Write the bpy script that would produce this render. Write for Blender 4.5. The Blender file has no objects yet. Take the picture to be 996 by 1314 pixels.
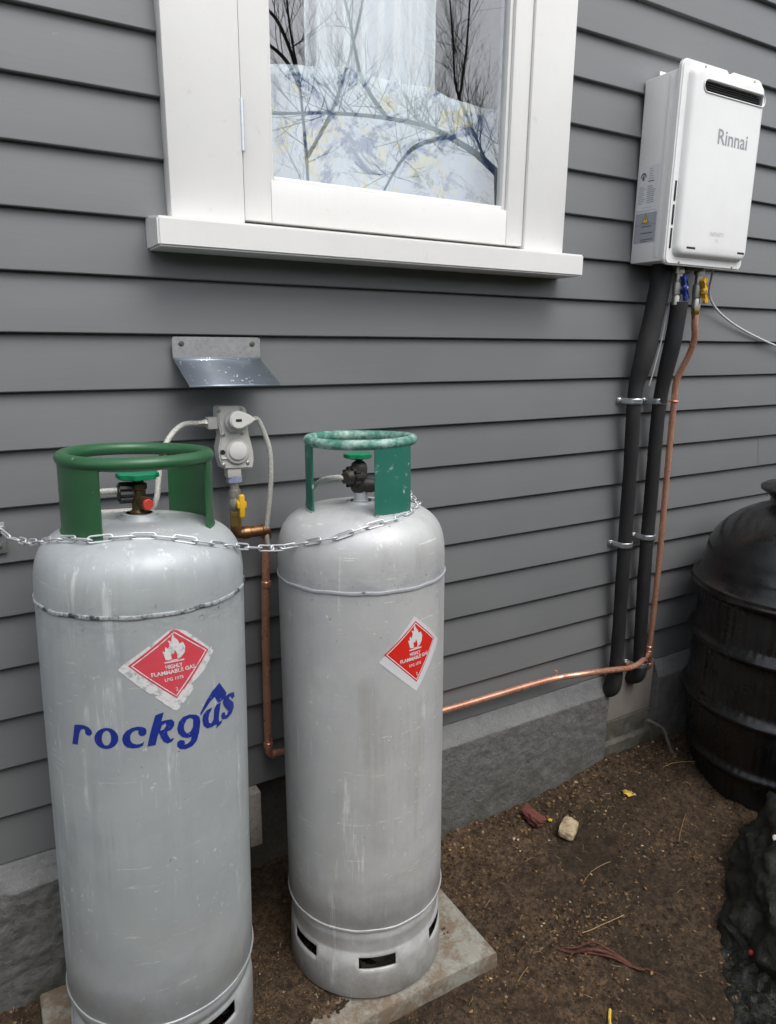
import bpy, bmesh, math, random
from mathutils import Vector, Matrix, Euler, noise
from mathutils.geometry import tessellate_polygon
random.seed(7)
PI = math.pi
scene = bpy.context.scene
COL = scene.collection

# ------------------------------------------------------------------ camera
cam_data = bpy.data.cameras.new('camera')
cam = bpy.data.objects.new('camera', cam_data)
COL.objects.link(cam)
scene.camera = cam
cam_data.sensor_fit = 'HORIZONTAL'
cam_data.sensor_width = 36.0
cam_data.lens = 36.0 * 900.27 / 996.0
cam_data.clip_start = 0.05
cam_data.clip_end = 500
AX = Vector((0.86469605, -0.50221244, 0.00913286))
AY = Vector((0.11081468, 0.20846895, 0.97173083))
AZ = -Vector((0.48991923, 0.83923975, -0.23591478))
cam.matrix_world = Matrix(((AX.x, AY.x, AZ.x, 0.0), (AX.y, AY.y, AZ.y, -1.56407),
                           (AX.z, AY.z, AZ.z, 1.467), (0, 0, 0, 1)))

# ------------------------------------------------------------------ world and sun (overcast)
SUN_EL, SUN_AZ = math.radians(57), math.radians(168)   # azimuth clockwise from +Y: facing the wall
world = bpy.data.worlds.new('World')
scene.world = world
world.use_nodes = True
wn = world.node_tree
wn.nodes.clear()
wo = wn.nodes.new('ShaderNodeOutputWorld')
wb = wn.nodes.new('ShaderNodeBackground')
ws = wn.nodes.new('ShaderNodeTexSky')
ws.sky_type = 'NISHITA'
ws.sun_disc = False
ws.sun_elevation = SUN_EL
ws.sun_rotation = SUN_AZ
ws.air_density = 1.0
ws.dust_density = 3.0
ws.ozone_density = 1.0
wh = wn.nodes.new('ShaderNodeHueSaturation')
wh.inputs['Saturation'].default_value = 0.32
wb.inputs['Strength'].default_value = 0.15
wn.links.new(ws.outputs[0], wh.inputs['Color'])
wn.links.new(wh.outputs[0], wb.inputs['Color'])
wn.links.new(wb.outputs[0], wo.inputs['Surface'])
sd = bpy.data.lights.new('sun', 'SUN')
sd.energy = 0.62
sd.angle = math.radians(40)
sd.color = (1.0, 0.97, 0.93)
sun = bpy.data.objects.new('sun', sd)
COL.objects.link(sun)
sdir = Vector((math.sin(SUN_AZ) * math.cos(SUN_EL), math.cos(SUN_AZ) * math.cos(SUN_EL), math.sin(SUN_EL)))
sun.rotation_euler = sdir.to_track_quat('Z', 'Y').to_euler()
sun.location = (2, -4, 6)
scene.view_settings.view_transform = 'Standard'
scene.view_settings.look = 'None'
scene.view_settings.gamma = 1
scene.view_settings.exposure = 0.75

# ------------------------------------------------------------------ object helpers
def link(name, me, m=None, parent=None):
    o = bpy.data.objects.new(name, me)
    COL.objects.link(o)
    if m is not None:
        for mm in (m if isinstance(m, (list, tuple)) else [m]):
            me.materials.append(mm)
    if parent is not None:
        o.parent = parent
    return o

def thing(name, label, cat, loc=(0, 0, 0), rot=(0, 0, 0), group=None):
    o = bpy.data.objects.new(name, None)
    COL.objects.link(o)
    o.empty_display_size = 0.1
    o.location = loc
    o.rotation_euler = rot
    tag(o, label, cat, group)
    return o

def tag(o, label=None, cat=None, group=None, kind=None):
    if label: o['label'] = label
    if cat: o['category'] = cat
    if group: o['group'] = group
    if kind: o['kind'] = kind
    return o

def finish(bm, name, m=None, parent=None, smooth=True, ang=35, mods=None):
    bm.normal_update()
    ca = math.radians(ang)
    if smooth:
        for f in bm.faces: f.smooth = True
        for e in bm.edges:
            if len(e.link_faces) == 2 and e.calc_face_angle(0) > ca:
                e.smooth = False
    me = bpy.data.meshes.new(name)
    bm.to_mesh(me)
    bm.free()
    return link(name, me, m, parent)

def NB(): return bmesh.new()

def box(bm, x0, x1, y0, y1, z0, z1, bev=0.0, seg=2, mat=0, M=None):
    r = bmesh.ops.create_cube(bm, size=1)
    vs = r['verts']
    for v in vs:
        v.co = Vector((x0 + (v.co.x + .5) * (x1 - x0), y0 + (v.co.y + .5) * (y1 - y0), z0 + (v.co.z + .5) * (z1 - z0)))
    fs = list({f for v in vs for f in v.link_faces})
    if mat:
        for f in fs: f.material_index = mat
    if M is not None:
        for v in vs: v.co = M @ v.co
    if bev > 0:
        es = list({e for v in vs for e in v.link_edges})
        bmesh.ops.bevel(bm, geom=es, offset=bev, segments=seg, affect='EDGES', profile=0.5)
    return bm

def frame_from(d):
    d = d.normalized()
    a = Vector((0, 0, 1)) if abs(d.z) < .9 else Vector((1, 0, 0))
    u = a.cross(d).normalized()
    return u, d.cross(u).normalized()

def smooth_path(pts, n=6):
    P = [Vector(p) for p in pts]
    if len(P) < 3: return P
    out = []
    for i in range(len(P) - 1):
        p0 = P[max(i - 1, 0)]; p1 = P[i]; p2 = P[i + 1]; p3 = P[min(i + 2, len(P) - 1)]
        for k in range(n):
            t = k / n
            out.append(.5 * ((2 * p1) + (p2 - p0) * t + (2 * p0 - 5 * p1 + 4 * p2 - p3) * t * t + (3 * p1 - p0 - 3 * p2 + p3) * t ** 3))
    out.append(P[-1])
    return out

def tube(bm, pts, r, seg=12, cap=True, closed=False, radii=None, jitter=0):
    P = [Vector(p) for p in pts]
    n = len(P)
    rings = []
    u = None
    for i in range(n):
        if closed: d = P[(i + 1) % n] - P[i - 1]
        else: d = P[min(i + 1, n - 1)] - P[max(i - 1, 0)]
        if d.length < 1e-9: d = Vector((0, 0, 1))
        d.normalize()
        if u is None: u, v = frame_from(d)
        else:
            u = (u - d * u.dot(d)).normalized(); v = d.cross(u)
        rr = radii[i] if radii else r
        ring = []
        for k in range(seg):
            a = 2 * PI * k / seg
            q = rr * (1 + (random.uniform(-jitter, jitter) if jitter else 0))
            ring.append(bm.verts.new(P[i] + (u * math.cos(a) + v * math.sin(a)) * q))
        rings.append(ring)
    m = n if closed else n - 1
    for i in range(m):
        A = rings[i]; B = rings[(i + 1) % n]
        for k in range(seg):
            bm.faces.new((A[k], A[(k + 1) % seg], B[(k + 1) % seg], B[k]))
    if cap and not closed:
        bm.faces.new(list(reversed(rings[0]))); bm.faces.new(rings[-1])
    return bm

def cyl(bm, a, b, r, seg=20, r2=None):
    a = Vector(a); b = Vector(b)
    return tube(bm, [a, b], r, seg, radii=[r, r2 if r2 is not None else r])

def disc_stack(bm, a, axis, prof, seg=24):
    """lathe along an arbitrary axis: prof = [(t, r)...]"""
    a = Vector(a); axis = Vector(axis).normalized()
    u, v = frame_from(axis)
    rings = []
    for t, r in prof:
        rings.append([bm.verts.new(a + axis * t + (u * math.cos(2 * PI * k / seg) + v * math.sin(2 * PI * k / seg)) * max(r, 1e-5)) for k in range(seg)])
    for A, B in zip(rings, rings[1:]):
        for k in range(seg):
            bm.faces.new((A[k], A[(k + 1) % seg], B[(k + 1) % seg], B[k]))
    bm.faces.new(list(reversed(rings[0]))); bm.faces.new(rings[-1])
    return bm

def lathe(bm, prof, seg=96, rf=None, skip=None, closed_top=False, a0=0, a1=2 * PI):
    full = abs(a1 - a0 - 2 * PI) < 1e-6
    n = seg if full else seg + 1
    rings = []
    for i, (r, z) in enumerate(prof):
        ring = []
        for k in range(n):
            a = a0 + (a1 - a0) * k / seg
            rr = rf(r, z, a) if rf else r
            ring.append(bm.verts.new((rr * math.sin(a), -rr * math.cos(a), z)))
        rings.append(ring)
    for i, (A, B) in enumerate(zip(rings, rings[1:])):
        for k in range(seg):
            if skip and skip(i, k): continue
            k2 = (k + 1) % n
            bm.faces.new((A[k], A[k2], B[k2], B[k]))
    return bm

def poly_prism(bm, pts, y0, y1, holes=()):
    """extruded (x,z) outline between y0 (front) and y1 (back)"""
    loops = [list(pts)] + [list(h) for h in holes]
    tri = tessellate_polygon([[Vector((x, z, 0)) for x, z in l] for l in loops])
    flat = [q for l in loops for q in l]
    F = [bm.verts.new((x, y0, z)) for x, z in flat]
    B = [bm.verts.new((x, y1, z)) for x, z in flat]
    for a, b, c in tri:
        for V, rev in ((F, False), (B, True)):
            n = (V[b].co - V[a].co).cross(V[c].co - V[a].co)
            if n.length < 1e-14: continue
            want = -1 if (V is F) == (y0 < y1) else 1
            ordr = (V[a], V[b], V[c]) if n.y * want > 0 else (V[a], V[c], V[b])
            try: bm.faces.new(ordr)
            except ValueError: pass
    s = 0
    for l in loops:
        m = len(l)
        for i in range(m):
            j = (i + 1) % m
            try: bm.faces.new((F[s + i], F[s + j], B[s + j], B[s + i]))
            except ValueError: pass
        s += m
    bmesh.ops.recalc_face_normals(bm, faces=bm.faces[:])
    return bm

def rrect(x0, x1, z0, z1, r, n=6):
    out = []
    for cx, cz, a in ((x1 - r, z1 - r, 0), (x0 + r, z1 - r, 90), (x0 + r, z0 + r, 180), (x1 - r, z0 + r, 270)):
        for i in range(n + 1):
            t = math.radians(a + 90 * i / n)
            out.append((cx + r * math.cos(t), cz + r * math.sin(t)))
    return out

# ------------------------------------------------------------------ material helpers
def mat(name, base=(.5, .5, .5), rough=.5, metal=0.0, spec=.5):
    m = bpy.data.materials.new(name)
    m.use_nodes = True
    b = m.node_tree.nodes['Principled BSDF']
    b.inputs['Base Color'].default_value = (*base, 1)
    b.inputs['Roughness'].default_value = rough
    b.inputs['Metallic'].default_value = metal
    b.inputs['Specular IOR Level'].default_value = spec
    return m

class NT:
    """tiny node-graph helper"""
    def __init__(s, m):
        s.t = m.node_tree; s.b = s.t.nodes['Principled BSDF']
        tc = s.t.nodes.new('ShaderNodeTexCoord')
        s.obj = tc.outputs['Object']
    def n(s, typ, **kw):
        nd = s.t.nodes.new(typ)
        for k, v in kw.items():
            if k in nd.inputs: s.set(nd, k, v)
            else: setattr(nd, k, v)
        return nd
    def set(s, nd, k, v):
        if isinstance(v, bpy.types.NodeSocket): s.t.links.new(v, nd.inputs[k])
        else: nd.inputs[k].default_value = v
    def l(s, a, b): s.t.links.new(a, b)
    def randomised(s):
        oi = s.n('ShaderNodeObjectInfo')
        mu = s.n('ShaderNodeVectorMath', operation='MULTIPLY_ADD')
        cb = s.n('ShaderNodeCombineXYZ')
        for k in 'XYZ': s.l(oi.outputs['Random'], cb.inputs[k])
        s.l(cb.outputs[0], mu.inputs[0]); mu.inputs[1].default_value = (37., 17., 29.); s.l(s.obj, mu.inputs[2])
        s.obj = mu.outputs[0]
        s.rnd = oi.outputs['Random']
        return s
    def scaled(s, v):
        mp = s.n('ShaderNodeMapping'); s.l(s.obj, mp.inputs['Vector']); mp.inputs['Scale'].default_value = v
        return mp.outputs[0]
    def noise(s, scale, detail=4, rough=.55, vec=None, dist=0):
        nd = s.n('ShaderNodeTexNoise', Scale=scale, Detail=detail, Roughness=rough, Distortion=dist)
        s.l(vec if vec is not None else s.obj, nd.inputs['Vector'])
        return nd.outputs['Fac']
    def vor(s, scale, vec=None, feature='F1', out='Distance', rand=1):
        nd = s.n('ShaderNodeTexVoronoi', feature=feature, Scale=scale, Randomness=rand)
        s.l(vec if vec is not None else s.obj, nd.inputs['Vector'])
        return nd.outputs[out]
    def ramp(s, fac, stops, interp='LINEAR'):
        nd = s.n('ShaderNodeValToRGB')
        cr = nd.color_ramp; cr.interpolation = interp
        while len(cr.elements) > 1: cr.elements.remove(cr.elements[-1])
        for i, (p, c) in enumerate(stops):
            e = cr.elements[0] if i == 0 else cr.elements.new(p)
            e.position = p
            e.color = (*c, 1) if isinstance(c, (tuple, list)) else (c, c, c, 1)
        s.l(fac, nd.inputs['Fac'])
        return nd.outputs['Color']
    def mix(s, fac, a, b, mode='MIX'):
        nd = s.n('ShaderNodeMix', data_type='RGBA', blend_type=mode)
        for sock, v in ((nd.inputs[0], fac), (nd.inputs[6], a), (nd.inputs[7], b)):
            if isinstance(v, bpy.types.NodeSocket): s.l(v, sock)
            elif isinstance(v, (tuple, list)): sock.default_value = (*v[:3], 1)
            else: sock.default_value = v
        return nd.outputs[2]
    def math(s, op, a, b=0.0, clamp=False):
        nd = s.n('ShaderNodeMath', operation=op, use_clamp=clamp)
        for i, v in enumerate((a, b)):
            if isinstance(v, bpy.types.NodeSocket): s.l(v, nd.inputs[i])
            else: nd.inputs[i].default_value = v
        return nd.outputs[0]
    def bump(s, h, strength=.3, dist=.002, prev=None):
        nd = s.n('ShaderNodeBump', Strength=strength, Distance=dist)
        s.l(h, nd.inputs['Height'])
        if prev is not None: s.l(prev, nd.inputs['Normal'])
        s.l(nd.outputs[0], s.b.inputs['Normal'])
        return nd.outputs[0]
    def col(s, c): s.l(c, s.b.inputs['Base Color'])
    def rough(s, c): s.l(c, s.b.inputs['Roughness'])
    def metal(s, c): s.l(c, s.b.inputs['Metallic'])
    def xyz(s):
        nd = s.n('ShaderNodeSeparateXYZ'); s.l(s.obj, nd.inputs[0])
        return nd.outputs
M = {}

# weatherboard paint: dark grey, faint brushed grain and grime
m = M['board'] = mat('board_paint', (.2, .205, .215), .5)
t = NT(m).randomised()
g = t.noise(14, 5, .6, t.scaled((.35, 1, 3.5)))
g2 = t.noise(2.2, 4, .6)
sp = t.ramp(t.noise(90, 2, .5, t.scaled((.6, 1, 1))), [(.74, 0), (.80, 1)])
c = t.mix(t.math('MULTIPLY', g, .8), (.156, .161, .165), (.176, .181, .185))
c = t.mix(t.ramp(g2, [(.45, 0), (.75, .45)]), c, (.192, .196, .197))
c = t.mix(t.math('MULTIPLY', sp, .25), c, (.36, .36, .35))
c = t.mix(t.math('MULTIPLY', t.math('SUBTRACT', t.rnd, .5), .25), c, (.25, .25, .26))
t.col(c)
t.rough(t.ramp(g2, [(.3, .42), (.8, .62)]))
b1 = t.bump(t.noise(60, 4, .6, t.scaled((.12, 1, 2.2))), .11, .002)
t.bump(t.noise(3.5, 2, .5, t.scaled((.6, 1, 1))), .35, .01, b1)

m = M['white_wood'] = mat('white_trim_paint', (.78, .77, .74), .42)
t = NT(m).randomised()
g = t.noise(6, 5, .6)
sp = t.ramp(t.noise(45, 3, .6), [(.66, 0), (.76, 1)])
c = t.mix(g, (.74, .735, .715), (.82, .815, .80))
c = t.mix(t.math('MULTIPLY', sp, .22), c, (.45, .43, .38))
c = t.mix(t.math('MULTIPLY', t.ramp(t.noise(3, 6, .7), [(.48, 0), (.70, 1)]), .30), c, (.60, .58, .52))
t.col(c)
t.bump(t.noise(50, 4, .6, t.scaled((1, 1, .25))), .18, .002)

# silver enamel of the gas bottles
def silver(name, base, worn, seed, zweld):
    m = mat(name, base, .44, .15)
    t = NT(m)
    mp = t.n('ShaderNodeMapping'); t.l(t.obj, mp.inputs['Vector']); mp.inputs['Location'].default_value = (seed, seed * 1.7, seed * .3)
    t.obj2 = t.obj; t.obj = mp.outputs[0]
    big = t.noise(3.2, 5, .6)
    fine = t.noise(220, 2, .5)
    b2 = tuple(v * .86 for v in base)
    c = t.mix(t.ramp(big, [(.35, 0), (.7, 1)]), b2, base)
    # broad blotches, slightly violet or green
    c = t.mix(t.math('MULTIPLY', t.ramp(t.noise(7, 6, .7), [(.42, 0), (.64, 1)]), .60), c, tuple(v * k for v, k in zip(base, (.78, .77, .84))))
    dr_ = t.ramp(t.noise(26, 6, .75, t.scaled((1, 1, .05))), [(.50, 0), (.66, 1)])
    c = t.mix(t.math('MULTIPLY', t.math('MULTIPLY', dr_, t.ramp(t.noise(3.5, 4, .6), [(.42, 0), (.60, 1)])), .22 + .22 * worn), c, tuple(v * k for v, k in zip(base, (.56, .53, .46))))
    # vertical rub streaks
    st = t.ramp(t.noise(34, 5, .75, t.scaled((1, 1, .08))), [(.57, 0), (.66, 1)])
    gate = t.ramp(t.noise(4.5, 4, .65), [(.48, 0), (.58, 1)])
    c = t.mix(t.math('MULTIPLY', t.math('MULTIPLY', st, gate), worn), c, (.82, .83, .83))
    # chips and flecks
    gate2 = t.ramp(t.noise(8, 4, .65), [(.50, 0), (.57, 1)])
    fl_ = t.ramp(t.noise(75, 5, .8, t.scaled((1, 1, .7))), [(.615, 0), (.65, 1)])
    c = t.mix(t.math('MULTIPLY', t.math('MULTIPLY', fl_, gate2), .5 + .45 * worn), c, (.86, .86, .83))
    gate3 = t.ramp(t.noise(6.5, 4, .65, t.scaled((1, 1.4, 1.2))), [(.52, 0), (.58, 1)])
    dk = t.math('MULTIPLY', t.ramp(t.noise(58, 5, .8, t.scaled((1, 1, 1.5))), [(.655, 0), (.68, 1)]), gate3)
    c = t.mix(t.math('MULTIPLY', dk, .55 + .4 * worn), c, (.07, .06, .055))
    # scratches, mostly level
    hs = t.ramp(t.noise(15, 6, .8, t.scaled((.5, .5, 6.5))), [(.625, 0), (.65, 1)])
    c = t.mix(t.math('MULTIPLY', hs, .75 * worn), c, (.86, .86, .80))
    # scuffed band under the shoulder weld
    zz_ = t.n('ShaderNodeSeparateXYZ'); t.l(t.obj2, zz_.inputs[0])
    bd = t.math('MULTIPLY', t.math('ABSOLUTE', t.math('SUBTRACT', zz_.outputs['Z'], zweld)), 22.0)
    bd = t.math('SUBTRACT', 1.0, bd, clamp=True)
    c = t.mix(t.math('MULTIPLY', t.math('MULTIPLY', bd, t.ramp(t.noise(13, 6, .75, t.scaled((1, 1, 2.5))), [(.44, 0), (.62, 1)])), .55), c, tuple(v * k for v, k in zip(base, (.52, .53, .60))))
    c = t.mix(t.math('MULTIPLY', t.math('MULTIPLY', bd, t.ramp(t.noise(45, 5, .8), [(.62, 0), (.68, 1)])), .8), c, (.10, .09, .09))
    # grime creeping up from the skirt
    z = t.n('ShaderNodeSeparateXYZ'); t.l(t.obj2, z.inputs[0])
    lo = t.n('ShaderNodeMapRange'); t.l(z.outputs['Z'], lo.inputs[0])
    lo.inputs[1].default_value = .0; lo.inputs[2].default_value = .45; lo.inputs[3].default_value = 1; lo.inputs[4].default_value = 0
    gr = t.math('MULTIPLY', lo.outputs[0], t.ramp(t.noise(11, 5, .7), [(.4, 0), (.72, 1)]))
    c = t.mix(t.math('MULTIPLY', gr, .75), c, (.22, .195, .155))
    t.col(c)
    t.rough(t.ramp(big, [(.3, .36), (.75, .50)]))
    t.bump(fine, .05, .001, t.bump(t.noise(7, 3, .5), .2, .006))
    return m
M['silver_a'] = silver('silver_enamel', (.49, .53, .53), .6, 0.0, 1.0)
M['silver_b'] = silver('worn_silver_enamel', (.61, .62, .61), 1.0, 4.3, .98)

def painted(name, a, b, wear_col, lo, hi, rough=.4):
    m = mat(name, a, rough)
    t = NT(m)
    c = t.mix(t.noise(12, 4, .6), a, b)
    w = t.ramp(t.noise(38, 6, .7), [(lo, 0), (hi, 1)])
    c = t.mix(w, c, wear_col)
    t.col(c)
    t.bump(t.noise(70, 3, .6), .15, .0015)
    return m
M['green_a'] = painted('green_enamel', (.022, .092, .036), (.036, .138, .058), (.35, .42, .34), .66, .70, .33)
M['green_b'] = painted('weathered_green_enamel', (.012, .115, .085), (.03, .19, .14), (.42, .52, .47), .58, .68, .5)
M['green_b2'] = painted('chalky_green_enamel', (.03, .16, .12), (.09, .27, .20), (.38, .52, .46), .44, .62, .55)
M['weld_dark'] = painted('scuffed_weld', (.44, .46, .47), (.34, .36, .37), (.04, .04, .04), .48, .60, .5)
M['weld_worn'] = painted('worn_weld', (.42, .43, .45), (.34, .35, .38), (.10, .09, .08), .60, .66, .5)
M['wheel_green'] = mat('wheel_green', (.01, .21, .095), .38)
M['brass_dark'] = painted('tarnished_brass', (.11, .075, .042), (.19, .135, .075), (.34, .24, .13), .66, .74, .45)
M['brass_dark'].node_tree.nodes['Principled BSDF'].inputs['Metallic'].default_value = .7
M['valve_black'] = painted('dark_valve', (.025, .023, .02), (.06, .05, .04), (.16, .13, .10), .66, .75, .5)
M['brass'] = mat('brass', (.62, .42, .14), .32, .9)
M['brass_old'] = painted('flux_stained_brass', (.40, .22, .10), (.22, .10, .05), (.75, .55, .28), .56, .66, .35)
M['brass_old'].node_tree.nodes['Principled BSDF'].inputs['Metallic'].default_value = .85
M['nickel'] = mat('nickel', (.50, .49, .44), .35, .8)
M['nickel_dark'] = mat('dull_nickel', (.20, .19, .16), .45, .8)
M['red_cap'] = mat('red_cap', (.66, .06, .04), .5)
M['yellow'] = mat('yellow_plastic', (.80, .46, .02), .4)
M['yellow2'] = mat('mustard_enamel', (.66, .36, .02), .4)
M['blue'] = mat('blue_enamel', (.01, .03, .20), .35)
M['black_knob'] = mat('black_plastic', (.012, .012, .012), .45)
M['grey_plastic'] = mat('grey_plastic', (.50, .50, .48), .5)
m = M['regulator'] = mat('regulator_casting', (.52, .51, .485), .5)
t = NT(m); t.col(t.mix(t.noise(30, 4, .6), (.47, .46, .435), (.56, .55, .53))); t.bump(t.noise(250, 2, .5), .15, .001)
M['regulator_cap'] = mat('regulator_cap', (.66, .65, .62), .45)
M['blue_tape'] = mat('blue_thread_seal', (.27, .30, .42), .6)

m = M['copper'] = mat('copper', (.72, .33, .19), .36, .6)
t = NT(m)
c = t.mix(t.ramp(t.noise(9, 5, .65), [(.4, 0), (.75, 1)]), (.82, .44, .31), (.64, .30, .19))
t.col(c); t.rough(t.ramp(t.noise(30, 3, .6), [(.3, .22), (.8, .42)]))
m = M['galv'] = mat('galvanised_steel', (.55, .57, .59), .42, .8)
t = NT(m)
v = t.n('ShaderNodeTexVoronoi', Scale=140.0); t.l(t.obj, v.inputs['Vector'])
c = t.mix(.5, t.ramp(v.outputs['Distance'], [(0, .42), (.6, .62)]), t.ramp(t.noise(40, 3, .6), [(.3, .40), (.8, .66)]))
t.col(c)
m = M['galv_hood'] = mat('wet_galvanised_steel', (.35, .38, .42), .35, .75)
t = NT(m)
c = t.mix(t.noise(10, 4, .6), (.20, .23, .27), (.33, .37, .42))
dr = t.ramp(t.vor(85), [(.16, 1), (.24, 0)])
gt = t.ramp(t.noise(22, 3, .6), [(.47, 0), (.6, 1)])
dd = t.math('MULTIPLY', dr, gt)
c = t.mix(t.math('MULTIPLY', dd, .8), c, (.80, .82, .84))
t.col(c); t.bump(dd, .5, .002)
M['zinc'] = mat('bright_zinc', (.62, .65, .68), .30, .85)
M['zinc_link'] = mat('zinc_link', (.70, .72, .74), .36, .5)
M['hose'] = mat('grey_hose', (.42, .41, .38), .5)
t = NT(M['hose']); t.col(t.mix(t.ramp(t.vor(420), [(.2, 0), (.6, 1)]), (.30, .29, .27), (.55, .54, .50))); t.bump(t.vor(420), .4, .001)
m = M['foam'] = mat('black_foam_lagging', (.022, .022, .023), .75)
t = NT(m)
c = t.mix(t.ramp(t.noise(7, 5, .65, t.scaled((1, 1, .3))), [(.45, 0), (.75, 1)]), (.010, .010, .011), (.036, .036, .035))
t.col(c); t.bump(t.noise(60, 4, .6), .35, .002)

m = M['heater'] = mat('white_powder_coat', (.80, .80, .79), .38)
t = NT(m)
t.col(t.mix(t.ramp(t.noise(5, 5, .6), [(.4, 0), (.8, 1)]), (.81, .81, .80), (.74, .74, .72)))
t.bump(t.noise(300, 2, .5), .04, .001)
M['dark_slot'] = mat('dark_void', (.012, .012, .013), .6)
M['label_white'] = mat('label_white', (.70, .71, .73), .4)
M['label_grey'] = mat('label_grey', (.36, .37, .43), .45)
M['label_ink'] = mat('label_ink', (.13, .13, .15), .5)
M['label_faint'] = mat('label_faint', (.40, .41, .43), .5)
M['logo_grey'] = mat('logo_grey', (.30, .31, .33), .4)
M['faint_grey'] = mat('faint_grey', (.60, .60, .60), .4)
M['warn_yellow'] = mat('warning_yellow', (.80, .62, .03), .4)
M['cable'] = mat('white_cable', (.62, .63, .64), .4)
M['logo_blue'] = mat('logo_blue', (.012, .022, .20), .4)
t = NT(M['logo_blue']); t.col(t.mix(t.ramp(t.noise(120, 4, .7), [(.66, 0), (.72, 1)]), t.mix(t.noise(40, 3, .6), (.010, .018, .19), (.02, .045, .30)), (.4, .42, .46)))
def worn_print(name, a, b, lo=.68):
    m = mat(name, a, .4)
    t = NT(m)
    t.col(t.mix(t.ramp(t.noise(90, 5, .7), [(lo, 0), (lo + .05, .8)]), t.mix(t.noise(16, 3, .6), a, b), (.62, .60, .60)))
    return m
M['sticker_red_faded'] = worn_print('faded_red_print', (.62, .045, .065), (.70, .10, .13))
M['sticker_red'] = worn_print('red_print', (.66, .022, .012), (.72, .03, .02), .76)
M['sticker_white'] = worn_print('sticker_paper', (.62, .63, .66), (.74, .75, .76), .9)
m = M['sticker_torn'] = mat('weathered_sticker_paper', (.66, .66, .66), .5)
t = NT(m); t.col(t.mix(t.ramp(t.noise(85, 5, .75), [(.50, 0), (.62, 1)]), (.72, .72, .72), (.42, .43, .43)))

# concrete / plaster
def concrete(name, a, b, moss=0, scale=1.0, bump=.5):
    m = mat(name, a, .85)
    t = NT(m)
    c = t.mix(t.ramp(t.noise(4 * scale, 6, .65), [(.3, 0), (.7, 1)]), a, b)
    c = t.mix(t.math('MULTIPLY', t.ramp(t.noise(150, 3, .6), [(.55, 0), (.75, 1)]), .4), c, tuple(v * 1.6 for v in b))
    c = t.mix(t.math('MULTIPLY', t.ramp(t.noise(60, 4, .6), [(.58, 0), (.7, 1)]), .5), c, tuple(v * .45 for v in a))
    if moss:
        z = t.xyz()
        lo = t.n('ShaderNodeMapRange'); t.l(z['Z'], lo.inputs[0])
        lo.inputs[1].default_value = -.05; lo.inputs[2].default_value = .2; lo.inputs[3].default_value = 1; lo.inputs[4].default_value = 0
        mm = t.math('MULTIPLY', lo.outputs[0], t.ramp(t.noise(9, 6, .7), [(.42, 0), (.65, 1)]))
        c = t.mix(t.math('MULTIPLY', mm, moss), c, (.055, .060, .030))
    t.col(c)
    t.bump(t.noise(90, 6, .7), bump, .006)
    return m
M['plaster'] = concrete('rough_plaster', (.118, .119, .118), (.185, .184, .178), .85, 7, 1.0)
M['plaster_lip'] = concrete('smooth_plaster', (.175, .178, .18), (.225, .228, .228), 0, 5, .6)
M['old_footing'] = concrete('old_footing', (.085, .08, .065), (.15, .14, .12), .9, 2, .6)
M['jamb_block'] = concrete('pale_block', (.27, .245, .22), (.38, .35, .32), 0, 3, .3)
m = M['panel_beige'] = mat('fibre_cement_sheet', (.34, .30, .265), .8)
t = NT(m)
t.col(t.mix(t.ramp(t.noise(7, 5, .6), [(.35, 0), (.7, 1)]), (.30, .265, .235), (.40, .36, .32))); t.bump(t.noise(60, 4), .2, .002)

# slab with trodden-in soil
m = M['slab'] = mat('paving_slab', (.3, .3, .28), .85)
t = NT(m)
c = t.mix(t.noise(20, 5, .6), (.24, .235, .20), (.34, .335, .29))
c = t.mix(t.math('MULTIPLY', t.ramp(t.noise(130, 3, .6), [(.55, 0), (.7, 1)]), .5), c, (.44, .42, .38))
x = t.xyz()
d = t.math('SUBTRACT', t.math('MULTIPLY', t.noise(7, 6, .7), 2.0), 0)
mr = t.n('ShaderNodeMapRange'); t.l(x['X'], mr.inputs[0])
mr.inputs[1].default_value = .60; mr.inputs[2].default_value = .86; mr.inputs[3].default_value = .07; mr.inputs[4].default_value = .0
dirt = t.ramp(t.math('ADD', t.noise(13, 8, .78), mr.outputs[0]), [(.46, 0), (.58, 1)])
c = t.mix(t.math('MULTIPLY', dirt, .9), c, t.mix(t.noise(60, 5, .7), (.10, .07, .042), (.26, .19, .13)))
t.col(c); t.bump(t.noise(120, 5, .7), .4, .003)

m = M['soil'] = mat('garden_soil', (.07, .048, .032), .95)
t = NT(m)
c = t.mix(t.ramp(t.noise(3.2, 7, .7), [(.36, 0), (.62, 1)]), (.125, .076, .040), (.33, .215, .125))
c = t.mix(t.ramp(t.noise(26, 7, .8), [(.40, 0), (.64, 1)]), t.mix(.62, c, (.035, .020, .011)), t.mix(.5, c, (.42, .27, .155)))
c = t.mix(t.math('MULTIPLY', t.ramp(t.noise(75, 6, .8), [(.47, 0), (.58, 1)]), .8), c, (.028, .018, .010))
c = t.mix(t.ramp(t.noise(170, 4, .75), [(.67, 0), (.73, .9)]), c, (.36, .24, .14))
c = t.mix(t.math('MULTIPLY', t.ramp(t.noise(1.9, 6, .65), [(.52, 0), (.64, 1)]), .55), c, (.036, .034, .016))
c = t.mix(t.math('MULTIPLY', t.ramp(t.noise(1.3, 6, .7), [(.47, 0), (.60, 1)]), .6), t.mix(.45, c, (.032, .020, .013)), c)
t.col(c)
b1 = t.bump(t.noise(140, 7, .8), 1.0, .012)
t.bump(t.noise(38, 6, .75), 1.0, .03, b1)
def simple_noise_mat(name, a, b, scale=20, rough=.8, metal=0, bump=.3):
    m = mat(name, a, rough, metal)
    t = NT(m)
    t.col(t.mix(t.ramp(t.noise(scale, 4, .65), [(.35, 0), (.7, 1)]), a, b))
    t.bump(t.noise(scale * 4, 4, .6), bump, .003)
    return m
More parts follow.
